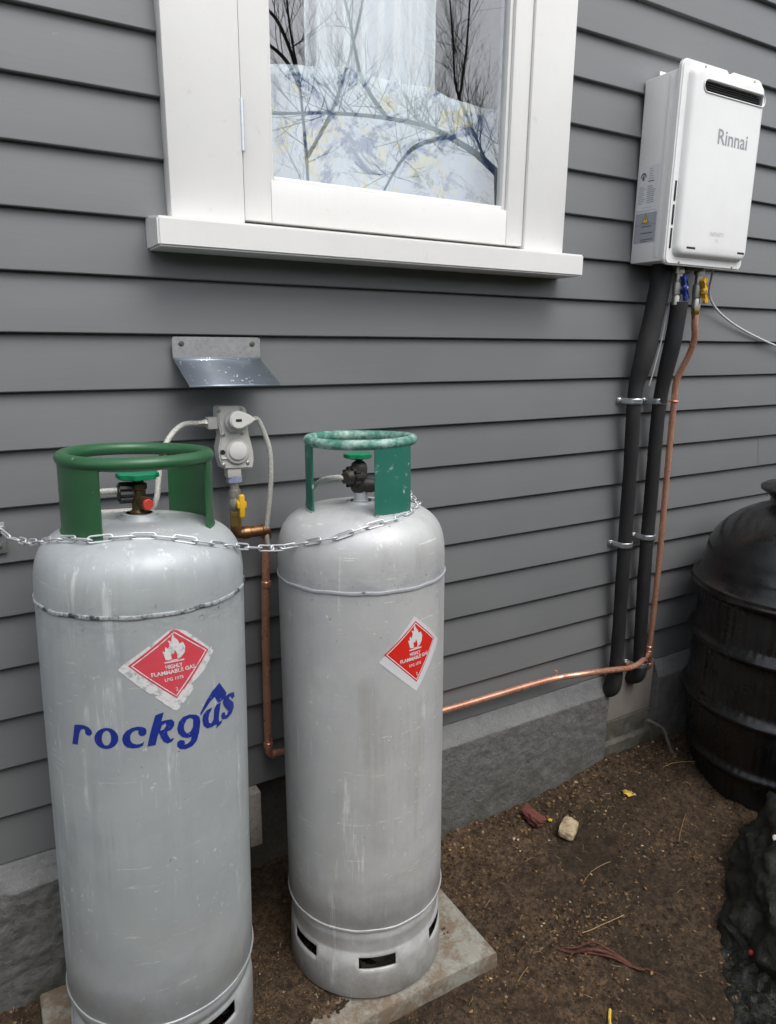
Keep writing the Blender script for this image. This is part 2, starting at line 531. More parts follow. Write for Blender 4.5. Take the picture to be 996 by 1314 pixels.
def random_mat(name, stops, rough=.9):
    """colour varies per loose piece through a vertex-colour-free island random"""
    m = mat(name, stops[0][1], rough)
    t = NT(m)
    g = t.n('ShaderNodeNewGeometry')
    t.col(t.ramp(g.outputs['Random Per Island'], stops))
    t.b.inputs['Specular IOR Level'].default_value = .15
    return m
M['clod'] = random_mat('soil_crumb', [(0, (.03, .018, .010)), (.45, (.10, .062, .034)), (.82, (.19, .12, .066)), (.985, (.24, .16, .09)), (1, (.50, .44, .36))])
M['straw'] = random_mat('root_fibre', [(0, (.10, .055, .028)), (.5, (.26, .155, .075)), (1, (.46, .31, .16))])
M['leaf_bits'] = random_mat('leaf_litter', [(0, (.08, .04, .02)), (.4, (.22, .12, .05)), (.75, (.38, .25, .10)), (.93, (.55, .42, .16)), (1, (.65, .60, .50))])
M['brick'] = simple_noise_mat('red_brick', (.17, .048, .035), (.085, .032, .025), 60, .95, 0, .8)
M['stone'] = simple_noise_mat('pale_stone', (.56, .46, .30), (.24, .17, .09), 45, .9, 0, .8)
M['yellow_leaf'] = simple_noise_mat('yellow_leaf', (.72, .50, .07), (.55, .34, .04), 60, .7)
M['red_root'] = simple_noise_mat('red_bark', (.16, .045, .028), (.045, .020, .014), 110, .6, 0, .8)
M['moss'] = simple_noise_mat('wet_moss', (.004, .0042, .003), (.012, .014, .008), 30, .6, 0, 1.0)
M['moss_leaf'] = random_mat('moss_leaf', [(0, (.005, .006, .003)), (.6, (.012, .015, .007)), (.95, (.025, .032, .012)), (1, (.10, .08, .05))], .85)
M['white_bit'] = mat('shell_fragment', (.62, .58, .50), .7)
M['red_bit'] = mat('red_berry', (.28, .03, .02), .5)

m = M['bin'] = mat('black_polythene', (.010, .010, .010), .33, 0, .7)
t = NT(m)
c = t.mix(t.ramp(t.noise(5, 6, .7), [(.5, 0), (.75, 1)]), (.005, .005, .0055), (.016, .016, .016))
t.col(c); t.rough(t.ramp(t.noise(8, 5, .7), [(.38, .20), (.62, .46)]))
t.bump(t.noise(18, 4, .6), .15, .006)

# interior and glass
M['room'] = mat('room_paint', (.62, .60, .62), .9)
m = M['curtain'] = mat('sheer_curtain', (.86, .89, .92), .8)
m = M['cloth'] = mat('painted_cloth', (.7, .7, .7), .8)
t = NT(m)
c = t.mix(t.ramp(t.noise(3.5, 5, .6), [(.35, 0), (.65, 1)]), (.54, .59, .70), (.78, .84, .86))
c = t.mix(t.ramp(t.noise(9, 6, .7, dist=1.2), [(.53, 0), (.58, 1)]), c, (.72, .66, .42))
ob = t.obj
mp = t.n('ShaderNodeMapping'); t.l(ob, mp.inputs['Vector']); mp.inputs['Location'].default_value = (5.2, 1, 7.7)
bl = t.ramp(t.noise(5.5, 7, .75, mp.outputs[0], 1.6), [(.50, 0), (.58, 1)])
c = t.mix(bl, c, (.10, .17, .32))
mp = t.n('ShaderNodeMapping'); t.l(ob, mp.inputs['Vector']); mp.inputs['Location'].default_value = (1.2, 3, 2.7)
c = t.mix(t.ramp(t.noise(7, 7, .75, mp.outputs[0], 2.0), [(.60, 0), (.66, 1)]), c, (.16, .22, .16))
t.col(c)
m = bpy.data.materials.new('window_glass'); m.use_nodes = True; M['glass'] = m
nt = m.node_tree; nt.nodes.clear()
o_ = nt.nodes.new('ShaderNodeOutputMaterial'); mx = nt.nodes.new('ShaderNodeMixShader')
tr = nt.nodes.new('ShaderNodeBsdfTransparent'); gl = nt.nodes.new('ShaderNodeBsdfGlossy')
gl.inputs['Roughness'].default_value = 0.0
tr.inputs['Color'].default_value = (.93, .95, .95, 1)
fg = nt.nodes.new('ShaderNodeNewGeometry'); fr = nt.nodes.new('ShaderNodeMath'); fr.operation = 'MULTIPLY_ADD'
nt.links.new(fg.outputs['Backfacing'], fr.inputs[0]); fr.inputs[1].default_value = -.29; fr.inputs[2].default_value = .29
nt.links.new(fr.outputs[0], mx.inputs[0]); nt.links.new(tr.outputs[0], mx.inputs[1]); nt.links.new(gl.outputs[0], mx.inputs[2])
nt.links.new(mx.outputs[0], o_.inputs['Surface'])
M['bark'] = simple_noise_mat('bark', (.045, .038, .030), (.085, .075, .060), 30, .9)
M['shade_hedge'] = random_mat('shade_hedge_leaf', [(0, (.02, .035, .012)), (.6, (.045, .075, .025)), (1, (.08, .11, .04))], .6)  # leaves of the unseen screen added to block low sky light
# ================================================================== SETTING
P_ = 0.114                      # cover of one weatherboard
def bl(k): return 1.467 + (6.097 - k) * P_

def ss(a, b, x):
    t = max(0, min(1, (x - a) / (b - a))); return t * t * (3 - 2 * t)

def gz(x, y):
    z = -.036 + .038 * ss(1.15, 2.0, x) * ss(-.45, -.02, y) + .014 * ss(.1, -.3, x)
    z += (.016 + .016 * noise.noise(Vector((x * 9, 3, y * 9)))) * ss(-.13, -.025, y)
    on = ss(-.08, -.02, x) * (1 - ss(.96, 1.02, x)) * ss(-.52, -.47, y)
    n = .020 * noise.noise(Vector((x * 3.1, y * 3.1, 3.3))) + .008 * noise.noise(Vector((x * 9, y * 9, 1.3)))
    n2 = .0105 * noise.noise(Vector((x * 20, y * 22, 7.7))) + .0085 * noise.noise(Vector((x * 52, y * 52, 2.1)))
    far = 1 - ss(3, 12, math.hypot(x, y))
    z = z + (n * far + n2 * far) * (1 - .6 * on) - .012 * on
    return z

def axis_coords(lo, hi, step, far):
    out = []
    v = lo; s = step; neg = []
    while v > -far:
        s *= 1.22; v -= s; neg.append(v)
    out = list(reversed(neg))
    n = int((hi - lo) / step)
    out += [lo + (hi - lo) * i / n for i in range(n + 1)]
    v = hi; s = step
    while v < far:
        s *= 1.22; v += s; out.append(v)
    return out
xs = axis_coords(-.5, 2.9, .0085, 70)
ys = axis_coords(-1.25, .06, .0085, 70)
nx, ny = len(xs), len(ys)
vv = [(x, y, gz(x, y)) for y in ys for x in xs]
ff = [(j * nx + i, j * nx + i + 1, (j + 1) * nx + i + 1, (j + 1) * nx + i) for j in range(ny - 1) for i in range(nx - 1)]
me = bpy.data.meshes.new('ground')
me.from_pydata(vv, [], ff)
me.polygons.foreach_set('use_smooth', [True] * len(ff))
ground = link('ground', me, M['soil'])
tag(ground, 'bare brown garden soil beside the house wall', 'ground', kind='structure')

# ------------------------------------------------------------------ house
house = thing('house', 'dark grey weatherboard house wall with white window and plastered footing', 'house')
def board_mesh(x0, x1, name='weatherboard'):
    bm = NB()
    h = P_ + .012
    pr = [(0.0015, 0.0), (0.0, .0018), (.0, .004), (.0165, h), (.034, h), (.034, 0.0)]
    n = max(2, int((x1 - x0) / .05))
    rings = []
    for i in range(n + 1):
        x = x0 + (x1 - x0) * i / n
        w = .0012 * noise.noise(Vector((x * 1.7, .3, 5)))
        rings.append([bm.verts.new((x, y, z + (w if k < 3 else 0))) for k, (y, z) in enumerate(pr)])
    for A, B in zip(rings, rings[1:]):
        for k in range(6):
            bm.faces.new((A[k], B[k], B[(k + 1) % 6], A[(k + 1) % 6]))
    bm.faces.new(list(reversed(rings[0]))); bm.faces.new(rings[-1])
    bmesh.ops.recalc_face_normals(bm, faces=bm.faces[:])
    return bm
XL, XR, XJ = -2.2, 5.2, 2.534
full = finish(board_mesh(XL, XR), 'weatherboard', M['board'], house, ang=20)
leftb = finish(board_mesh(XL, .412), 'weatherboard', M['board'], house, ang=20)
rightb = finish(board_mesh(1.415, XR), 'weatherboard', M['board'], house, ang=20)
ja = finish(board_mesh(XL, XJ - .0007), 'weatherboard', M['board'], house, ang=20)
jb = finish(board_mesh(XJ + .0007, XR), 'weatherboard', M['board'], house, ang=20)
def put(o, k, first):
    c = o if first else o.copy()
    if not first: COL.objects.link(c)
    c.parent = house
    c.location = (0, random.uniform(-.0006, .0006), bl(k))
fl = {}
for k in range(-9, 17):
    if k == 10: use = [ja, jb]
    elif k <= 4 and k >= -6: use = [leftb, rightb]
    else: use = [full]
    for o in use:
        put(o, k, id(o) not in fl); fl[id(o)] = 1

# footing: rough plaster with smooth splayed lip
def footing(x0, x1, zb, mface, seed, rough=.004, lip=True, yf=-.03, name='footing'):
    bm = NB()
    step = .0075
    n = int((x1 - x0) / step)
    zt = .336
    prof = [(.10, zt), (-.002, zt), (yf + .004, .285), (yf, .278)] if lip else [(.10, zt), (yf, zt), (yf, zt - .01)]
    z = prof[-1][1]
    while z > zb:
        z -= step; prof.append((yf, z))
    rows = []
    for j, (y, z) in enumerate(prof):
        row = []
        for i in range(n + 1):
            x = x0 + (x1 - x0) * i / n
            a = rough if j >= (3 if lip else 2) else (rough * .25 if j > 1 else 0)
            d = a * (noise.noise(Vector((x * 22, z * 22, seed))) + .8 * noise.noise(Vector((x * 60, z * 60, seed + 3))) + .6 * noise.noise(Vector((x * 120, z * 130, seed + 9))))
            if j < 2: d = 0
            row.append(bm.verts.new((x, y + d, z)))
        rows.append(row)
    for j, (A, B) in enumerate(zip(rows, rows[1:])):
        for i in range(n):
            f = bm.faces.new((A[i], B[i], B[i + 1], A[i + 1]))
            if lip and j < 3: f.material_index = 1
    for side in (0, -1):
        col = [r[side] for r in rows]
        bk = [bm.verts.new((col[0].co.x, .10, c.co.z)) for c in col[1:]]
        prev = col[0]
        for a in range(1, len(col)):
            vs = [col[a - 1], col[a], bk[a - 1]] + ([bk[a - 2]] if a > 1 else [])
            try: bm.faces.new(vs)
            except ValueError: pass
    bmesh.ops.recalc_face_normals(bm, faces=bm.faces[:])
    return finish(bm, name, [mface, M['plaster_lip']], house, ang=60)
footing(-2.2, .47, -.12, M['plaster'], 2.0, .0060)
footing(.93, 1.797, -.12, M['plaster'], 5.0, .0034)
footing(2.052, 2.30, -.12, M['plaster'], 8.0, .003)
footing(2.303, 5.2, -.12, M['old_footing'], 11.0, .004, False, -.004)
# lower old footing showing under the beige panel, and the panel itself
bm = NB()
n = 40
rows = []
for j in range(26):
    z = .148 - j * .012
    rows.append([bm.verts.new((1.80 + .25 * i / n, -.012 + .006 * noise.noise(Vector((i * .3, z * 30, 4))) - (.012 if j > 6 else 0), z)) for i in range(n + 1)])
for A, B in zip(rows, rows[1:]):
    for i in range(n): bm.faces.new((A[i], B[i], B[i + 1], A[i + 1]))
tp = [bm.verts.new((1.80 + .25 * i / n, .09, .148)) for i in range(n + 1)]
for i in range(n): bm.faces.new((tp[i], rows[0][i], rows[0][i + 1], tp[i + 1]))
finish(bm, 'footing', M['old_footing'], house)
bm = NB(); box(bm, 1.799, 2.050, -.004, .008, .150, .345, .0015)
finish(bm, 'infill_panel', M['panel_beige'], house)
bm = NB(); box(bm, .490, .524, -.030, .05, .178, .335, .004)
finish(bm, 'pale_block', M['jamb_block'], house)
# dark crawl space behind the vent opening
bm = NB()
box(bm, .20, 1.5, .14, .60, -.10, .330)
box(bm, .464, .935, .135, .15, -.10, .335)
bmesh.ops.recalc_face_normals(bm, faces=bm.faces[:])
finish(bm, 'subfloor', M['old_footing'], house)

# window: casing, sill, sash, pane, hinge
win = bpy.data.objects.new('window', None); COL.objects.link(win); win.parent = house
ZT = 2.78
def trim(name, *b, bev=.003, m='white_wood'):
    bm = NB(); box(bm, *b, bev)
    return finish(bm, name, M[m], win)
trim('casing', .382, .5365, -.032, .01, 1.705, ZT)
trim('casing', 1.3065, 1.4445, -.032, .01, 1.705, ZT)
trim('casing', .36, 1.47, -.036, .01, ZT + .002, ZT + .15)
bm = NB()   # sloped sill
pr = [(-.092, 1.6445), (-.092, 1.700), (.02, 1.7125), (.02, 1.6445)]
A = [bm.verts.new((.339, y, z)) for y, z in pr]; B = [bm.verts.new((1.468, y, z)) for y, z in pr]
for i in range(4): bm.faces.new((A[i], A[(i + 1) % 4], B[(i + 1) % 4], B[i]))
bm.faces.new(A); bm.faces.new(B)
bmesh.ops.recalc_face_normals(bm, faces=bm.faces[:])
bmesh.ops.bevel(bm, geom=bm.edges[:], offset=.004, segments=2, affect='EDGES')
finish(bm, 'sill', M['white_wood'], win)
bm = NB(); box(bm, .537, 1.306, .012, .03, 1.700, 1.716)
finish(bm, 'sill_gap_shade', M['dark_slot'], win)  # near-black strip, colour standing in for shade in the gap under the sash
sash = trim('sash', .5395, .600, -.024, .02, 1.7175, ZT - .003, bev=.002)
def sp_(name, *b, bev=.002):
    bm = NB(); box(bm, *b, bev); o = finish(bm, name, M['white_wood'], win); return o
sp_('sash', 1.250, 1.3045, -.024, .02, 1.7175, ZT - .003)
sp_('sash', .6005, 1.2495, -.0235, .02, 1.7175, 1.802)
sp_('sash', .6005, 1.2495, -.0235, .02, ZT - .07, ZT - .003)
for b in ((.6008, .6105, -.014, .012, 1.8025, ZT - .07), (1.2395, 1.2492, -.014, .012, 1.8025, ZT - .07), (.6108, 1.2392, -.0135, .012, 1.8025, 1.813)):
    sp_('glazing_bead', *b)
bm = NB(); box(bm, .607, 1.243, -.0015, .0025, 1.808, ZT - .06)
finish(bm, 'pane', M['glass'], win, smooth=False)
bm = NB()
box(bm, .5362, .5398, -.0275, -.022, 1.853, 1.945, .001)
cyl(bm, (.538, -.031, 1.850), (.538, -.031, 1.948), .0042, 12)
for z in (1.874, 1.899, 1.924): cyl(bm, (.538, -.031, z - .001), (.538, -.031, z + .001), .0047, 12)
finish(bm, 'hinge', M['zinc'], win)

# dark room behind the glass, open towards the window
bm = NB()
def quad(bm, *p): return bm.faces.new([bm.verts.new(q) for q in p])
x0, x1, y0, y1, z0, z1 = -.6, 2.4, .035, 2.2, .9, 2.95
quad(bm, (x0, y1, z0), (x1, y1, z0), (x1, y1, z1), (x0, y1, z1))
quad(bm, (x0, y0, z0), (x0, y1, z0), (x0, y1, z1), (x0, y0, z1))
quad(bm, (x1, y0, z0), (x1, y1, z0), (x1, y1, z1), (x1, y0, z1))
quad(bm, (x0, y0, z0), (x1, y0, z0), (x1, y1, z0), (x0, y1, z0))
quad(bm, (x0, y0, z1), (x1, y0, z1), (x1, y1, z1), (x0, y1, z1))
a, b_, c_, d_ = .60, 1.25, 1.80, ZT - .05
quad(bm, (x0, y0, z0), (a, y0, z0), (a, y0, z1), (x0, y0, z1))
quad(bm, (b_, y0, z0), (x1, y0, z0), (x1, y0, z1), (b_, y0, z1))
quad(bm, (a, y0, z0), (b_, y0, z0), (b_, y0, c_), (a, y0, c_))
quad(bm, (a, y0, d_), (b_, y0, d_), (b_, y0, z1), (a, y0, z1))
finish(bm, 'room_lining', M['room'], house, smooth=False)

# pleated sheer curtain and the painted cloth below it
def cloth_sheet(name, x0, x1, z0, z1, y, amp, freq, m, n=220, hemamp=0):
    bm = NB()
    rows = []
    for j in range(13):
        t = j / 12; z = z0 + (z1 - z0) * t
        row = []
        for i in range(n + 1):
            x = x0 + (x1 - x0) * i / n
            yy = y + amp * math.sin(x * freq + .6 * math.sin(x * 13)) * (1 + .2 * math.sin(t * 3)) + amp * .4 * math.sin(x * freq * 2.3 + 1)
            zz = z + hemamp * noise.noise(Vector((x * 4, 0, z0))) * (1 if j in (0, 12) else .6)
            row.append(bm.verts.new((x, yy, zz)))
        rows.append(row)
    for A, B in zip(rows, rows[1:]):
        for i in range(n): bm.faces.new((A[i], B[i], B[i + 1], A[i + 1]))
    o = finish(bm, name, m, None, ang=80)
    so = o.modifiers.new('thickness', 'SOLIDIFY'); so.thickness = .0012
    return o
tag(cloth_sheet('curtain', .745, 1.105, 1.99, 2.74, .105, .012, 120, M['curtain']), 'sheer white pleated curtain hanging behind the middle of the window', 'curtain')
tag(cloth_sheet('patterned_cloth', .50, 1.325, 1.74, 2.075, .075, .010, 22, M['cloth'], hemamp=.02), 'pale cloth with blue and yellow blotches across the bottom of the window', 'cloth')

# ------------------------------------------------------------------ slab
bm = NB()
n1, n2 = 60, 30
def slabz(x, y): return .0015 * noise.noise(Vector((x * 15, y * 15, 1)))
X0, X1, Y0, Y1 = -.022, .958, -.455, -.035
C_ = [(X0, Y0 + .012), (X1 + .006, Y0 - .009), (X1 + .002, Y1), (X0, Y1)]
def bil(u, v):
    a = Vector(C_[0]).lerp(Vector(C_[1]), u); b = Vector(C_[3]).lerp(Vector(C_[2]), u); return a.lerp(b, v)
rows = []
for j in range(n2 + 1):
    row = []
    for i in range(n1 + 1):
        q = bil(i / n1, j / n2); row.append(bm.verts.new((q.x, q.y, slabz(q.x, q.y) - (.004 if i in (0, n1) or j in (0, n2) else 0))))
    rows.append(row)
for A, B in zip(rows, rows[1:]):
    for i in range(n1): bm.faces.new((A[i], A[i + 1], B[i + 1], B[i]))
loop = rows[0][:] + [r[-1] for r in rows[1:]] + list(reversed(rows[-1][:-1])) + [r[0] for r in reversed(rows[1:-1])]
ctr = Vector((.47, -.24, 0))
low = []
for v in loop:
    d = (v.co - ctr); d.z = 0; d.normalize()
    low.append((bm.verts.new(v.co + d * .004 + Vector((0, 0, -.006))), bm.verts.new(v.co + d * (.004 + random.uniform(0, .003)) + Vector((0, 0, -.06)))))
for i in range(len(loop)):
    j = (i + 1) % len(loop)
    bm.faces.new((loop[j], loop[i], low[i][0], low[j][0])); bm.faces.new((low[j][0], low[i][0], low[i][1], low[j][1]))
tag(finish(bm, 'paving_slab', M['slab'], ang=50), 'grey concrete paving slab with soil trodden on it under both gas bottles', 'slab')

def slab_soil(x, y):
    m_ = .5 + .9 * noise.noise(Vector((x * 6, y * 6, 31))) + .5 * noise.noise(Vector((x * 17, y * 17, 31)))
    m_ += .45 * (1 - ss(.50, .72, x)) - .55 * ss(.62, .80, x) * (1 - ss(.02, .10, math.hypot(x - .915, (y + .33) * .8)) * .0) + .55 * math.exp(-(((x - .885) / .045) ** 2 + ((y + .33) / .07) ** 2))
    m_ -= 1.2 * (1 - ss(.02, .11, x)) + 1.2 * (1 - ss(-.455, -.405, y) if True else 0) * ss(.30, .50, x)
    return max(-.3, min(1, m_))
n1, n2 = 230, 105
V = []
for j in range(n2 + 1):
    for i in range(n1 + 1):
        x = -.01 + .95 * i / n1; y = -.452 + .41 * j / n2
        V.append((x, y, -.0045 + .0085 * slab_soil(x, y) + .0035 * noise.noise(Vector((x * 60, y * 60, 2))) + .0025 * noise.noise(Vector((x * 130, y * 130, 2)))))
F = [(j * (n1 + 1) + i, j * (n1 + 1) + i + 1, (j + 1) * (n1 + 1) + i + 1, (j + 1) * (n1 + 1) + i) for j in range(n2) for i in range(n1)]
me = bpy.data.meshes.new('trodden_soil'); me.from_pydata(V, [], F)
tag(link('trodden_soil', me, M['soil']), 'thin crust of brown soil trodden over the paving slab', 'soil', kind='stuff')

# ================================================================== GAS BOTTLES
RB = .1875
LOGO = [[[(-169.7,813.1),(-161.3,815.7),(-149.5,816.6),(-140.5,813.9),(-135.1,808.5),(-134.4,803.3),(-138.9,798.3),(-144.4,798.4),(-148.2,802.2),(-147.5,806.7),(-150.1,809.5),(-155.0,808.1),(-158.3,804.0),(-160.9,797.3),(-165.8,776.8),(-178.1,775.8),(-173.6,794.6)]],[[(-88.6,796.5),(-89.4,792.1),(-91.1,787.9),(-93.7,784.2),(-97.1,781.1),(-101.2,778.7),(-105.6,777.1),(-110.3,776.3),(-115.0,776.6),(-119.4,777.7),(-123.4,779.7),(-126.7,782.5),(-129.1,786.0),(-130.4,790.1),(-130.7,794.4),(-129.8,798.9),(-127.9,803.2),(-125.0,807.2),(-121.3,810.7),(-117.0,813.3),(-112.5,815.0),(-107.8,815.8),(-103.2,815.4),(-99.0,814.1),(-95.3,811.8),(-92.3,808.7),(-90.1,805.0),(-88.9,800.8)],[(-100.9,796.9),(-101.5,792.6),(-102.9,788.6),(-104.9,785.4),(-107.3,783.4),(-109.9,782.5),(-112.4,783.1),(-114.6,785.0),(-116.3,788.0),(-117.2,791.8),(-117.3,796.2),(-116.6,800.5),(-115.2,804.5),(-113.1,807.8),(-110.7,809.9),(-108.1,810.7),(-105.6,810.1),(-103.5,808.2),(-101.9,805.1),(-101.0,801.3)]],[[(-41.8,805.4),(-42.7,810.8),(-47.9,814.7),(-56.2,816.4),(-65.4,814.8),(-74.9,809.7),(-80.8,802.0),(-82.5,794.2),(-80.9,785.4),(-75.0,779.3),(-65.9,776.7),(-56.7,777.0),(-49.6,779.2),(-46.4,788.1),(-51.7,784.2),(-59.4,783.3),(-66.2,786.6),(-69.4,792.6),(-68.7,801.4),(-65.1,807.2),(-59.6,809.7),(-54.7,809.2),(-55.6,803.7),(-53.2,799.0),(-47.9,798.0),(-43.5,800.4)]],[[(-26.6,832.8),(-20.4,834.7),(-12.5,836.1),(-17.1,820.4),(-9.3,820.8),(-0.6,820.1),(4.5,814.3),(4.2,807.3),(-1.4,800.7),(-8.7,799.0),(-7.7,792.5),(-3.8,783.5),(3.5,783.7),(-0.8,778.2),(-8.9,776.2),(-15.8,781.9),(-19.3,790.7),(-22.0,799.8),(-24.2,795.3),(-28.7,778.0),(-42.1,777.2),(-38.5,792.6),(-33.9,809.4)],[(-17.0,812.4),(-9.8,815.8),(-9.5,809.8),(-13.5,804.5),(-19.8,802.7)]],[[(8.8,799.8),(12.1,811.4),(19.9,818.9),(32.0,820.0),(44.4,815.5),(50.7,808.7),(52.2,800.0),(48.9,779.3),(43.2,764.8),(34.8,757.9),(22.4,756.3),(12.4,759.9),(7.3,766.0),(7.7,774.0),(13.1,776.9),(20.6,773.7),(21.5,767.9),(20.2,765.6),(26.3,765.8),(31.7,769.0),(34.1,776.4),(26.7,776.2),(16.7,781.3),(10.4,790.4)],[(21.9,804.9),(26.5,812.1),(33.5,812.9),(38.3,808.2),(37.2,794.4),(32.4,787.0),(25.4,785.7),(21.4,792.4),(20.5,799.0)]],[[(97.1,857.3),(107.8,842.2),(116.2,829.3),(110.9,822.2),(94.7,818.9),(84.5,835.1),(74.5,829.9),(61.7,818.3),(53.2,810.5),(52.2,814.5),(56.9,821.9),(66.4,834.8),(79.5,848.0)]],[[(78.2,817.4),(65.6,815.9),(58.4,810.4),(56.1,800.4),(58.5,788.4),(65.2,781.1),(76.6,779.1),(85.6,780.9),(87.7,777.1),(84.1,771.8),(98.5,776.1),(101.7,781.6),(93.8,781.9),(92.5,789.1),(99.1,818.0),(88.3,817.9),(82.8,811.8),(80.5,792.4),(74.8,786.4),(69.7,789.8),(69.0,799.0),(71.4,807.2),(75.4,811.5)]],[[(140.0,820.6),(142.0,811.0),(132.5,809.1),(130.3,815.5),(123.6,818.5),(123.9,813.6),(137.2,800.8),(138.4,790.6),(129.5,781.4),(115.8,778.4),(102.5,782.3),(99.1,789.9),(101.9,796.2),(109.6,793.6),(110.6,786.5),(116.1,785.9),(119.9,791.7),(108.8,805.3),(104.5,815.6),(109.7,824.6),(123.9,825.0)]]]
def wrap(bm, poly_loops, lift, mi=0, R=RB, fine=.004):
    """flat print outlines (arc length, height in m) wrapped on the shell"""
    tri = tessellate_polygon([[Vector((a, b, 0)) for a, b in l] for l in poly_loops])
    flat = [q for l in poly_loops for q in l]
    b2 = bmesh.new()
    V = [b2.verts.new((a, b, 0)) for a, b in flat]
    for t3 in tri:
        try: b2.faces.new([V[i] for i in t3])
        except ValueError: pass
    for _ in range(3):
        lg = [e for e in b2.edges if abs(e.verts[0].co.x - e.verts[1].co.x) > fine * 2]
        if not lg: break
        bmesh.ops.subdivide_edges(b2, edges=lg, cuts=1)
        bmesh.ops.triangulate(b2, faces=b2.faces[:])
    mp = {}
    for v in b2.verts:
        a = v.co.x / R; r = R + lift
        mp[v] = bm.verts.new((r * math.sin(a), -r * math.cos(a), v.co.y))
    for f in b2.faces:
        if f.calc_area() < 1e-10: continue
        vs = [mp[v] for v in f.verts]
        nrm = f.normal.z
        try:
            nf = bm.faces.new(vs if nrm > 0 else list(reversed(vs))); nf.material_index = mi
        except ValueError: pass
    b2.free()

_txt = {}
def text_tris(body, bold=.0, shear=0):
    cu = bpy.data.curves.new('txt', 'FONT'); cu.body = body; cu.size = 1; cu.offset = bold; cu.shear = shear; cu.fill_mode = 'FRONT'; cu.resolution_u = 3
    o = bpy.data.objects.new('txt', cu); COL.objects.link(o)
    bpy.context.view_layer.update()
    me = o.to_mesh()
    vs = [v.co.copy() for v in me.vertices]; fs = [tuple(p.vertices) for p in me.polygons]
    o.to_mesh_clear(); bpy.data.objects.remove(o); bpy.data.curves.remove(cu)
    x0 = min(v.x for v in vs); x1 = max(v.x for v in vs); y0 = min(v.y for v in vs); y1 = max(v.y for v in vs)
    return [((v.x - x0) / (x1 - x0), (v.y - y0) / (y1 - y0)) for v in vs], fs

def sticker(root, AF, white, red, label, mats, seedtear=False):
    def tf(u, v): return (AF[0][0] * u + AF[0][1] * v + AF[0][2], AF[1][0] * u + AF[1][1] * v + AF[1][2])
    bm = NB()
    wrap(bm, [[white[i] if not callable(white) else white(i) for i in range(len(white))]], .0006, 0)
    T = lambda L: [tf(u, v) for u, v in L]
    wrap(bm, [T(red)], .0009, 1)
    wrap(bm, [T([(523, 104), (856, 293), (557, 722), (150, 454)]), T([(553, 708), (166, 452), (524, 116), (841, 297)])], .0012, 0)
    fl = [(510, 120), (522, 152), (560, 185), (575, 215), (608, 200), (632, 245), (625, 300), (592, 345), (556, 357), (560, 330), (552, 305), (540, 285), (530, 275), (528, 300), (518, 318), (502, 305), (500, 335), (508, 360), (490, 374), (452, 374), (440, 340), (422, 292), (443, 298), (445, 250), (473, 268), (485, 225), (466, 188), (500, 195), (503, 150)]
    wrap(bm, [T(fl)], .0012, 0)
    wrap(bm, [T([(440, 393), (622, 360), (624, 372), (442, 406)])], .0012, 0)
    wrap(bm, [T([(500, 372), (585, 356), (586, 362), (501, 379)])], .00125, 0)
    for body, (u0, v0), (u1, v1), h, bold in (('HIGHLY', (455, 462), (612, 432), 38, .03), ('FLAMMABLE GAS', (330, 540), (738, 452), 38, .03), ('LPG 1075', (450, 580), (622, 545), 30, .02), ('2', (552, 668), (574, 664), 34, .02)):
        vs, fs = text_tris(body, bold)
        for tri in fs:
            pts = []
            for i in tri:
                x, y = vs[i]
                u = u0 + (u1 - u0) * x + (v1 - v0) / max(1, (u1 - u0)) * y * h * 1.0; v = v0 + (v1 - v0) * x - h * y
                s_, z_ = tf(u, v); a = s_ / RB; r = RB + .00125
                pts.append(bm.verts.new((r * math.sin(a), -r * math.cos(a), z_)))
            f = bm.faces.new(pts)
            f.normal_update()
            c = f.calc_center_median()
            if f.normal.x * c.x + f.normal.y * c.y < 0: f.normal_flip()
            f.material_index = 0
    o = finish(bm, 'warning_sticker', mats, root, smooth=False)
    o['label'] = label
    return o

def plate(bm, th0, th1, R, zlo, zhi, thick=.004):
    n = 22
    rings = []
    for i in range(n + 1):
        a = math.radians(th0 + (th1 - th0) * i / n)
        e = min(i, n - i)
        zl = zlo - (0 if e > 0 else -.002)
        col = []
        for r, z in ((R, zl), (R, zhi), (R - thick, zhi), (R - thick, zl)):
            col.append(bm.verts.new((r * math.sin(a), -r * math.cos(a), z)))
        rings.append(col)
    for A, B in zip(rings, rings[1:]):
        for k in range(4): bm.faces.new((A[k], B[k], B[(k + 1) % 4], A[(k + 1) % 4]))
    bm.faces.new(rings[0]); bm.faces.new(list(reversed(rings[-1])))
    bmesh.ops.recalc_face_normals(bm, faces=bm.faces[:])

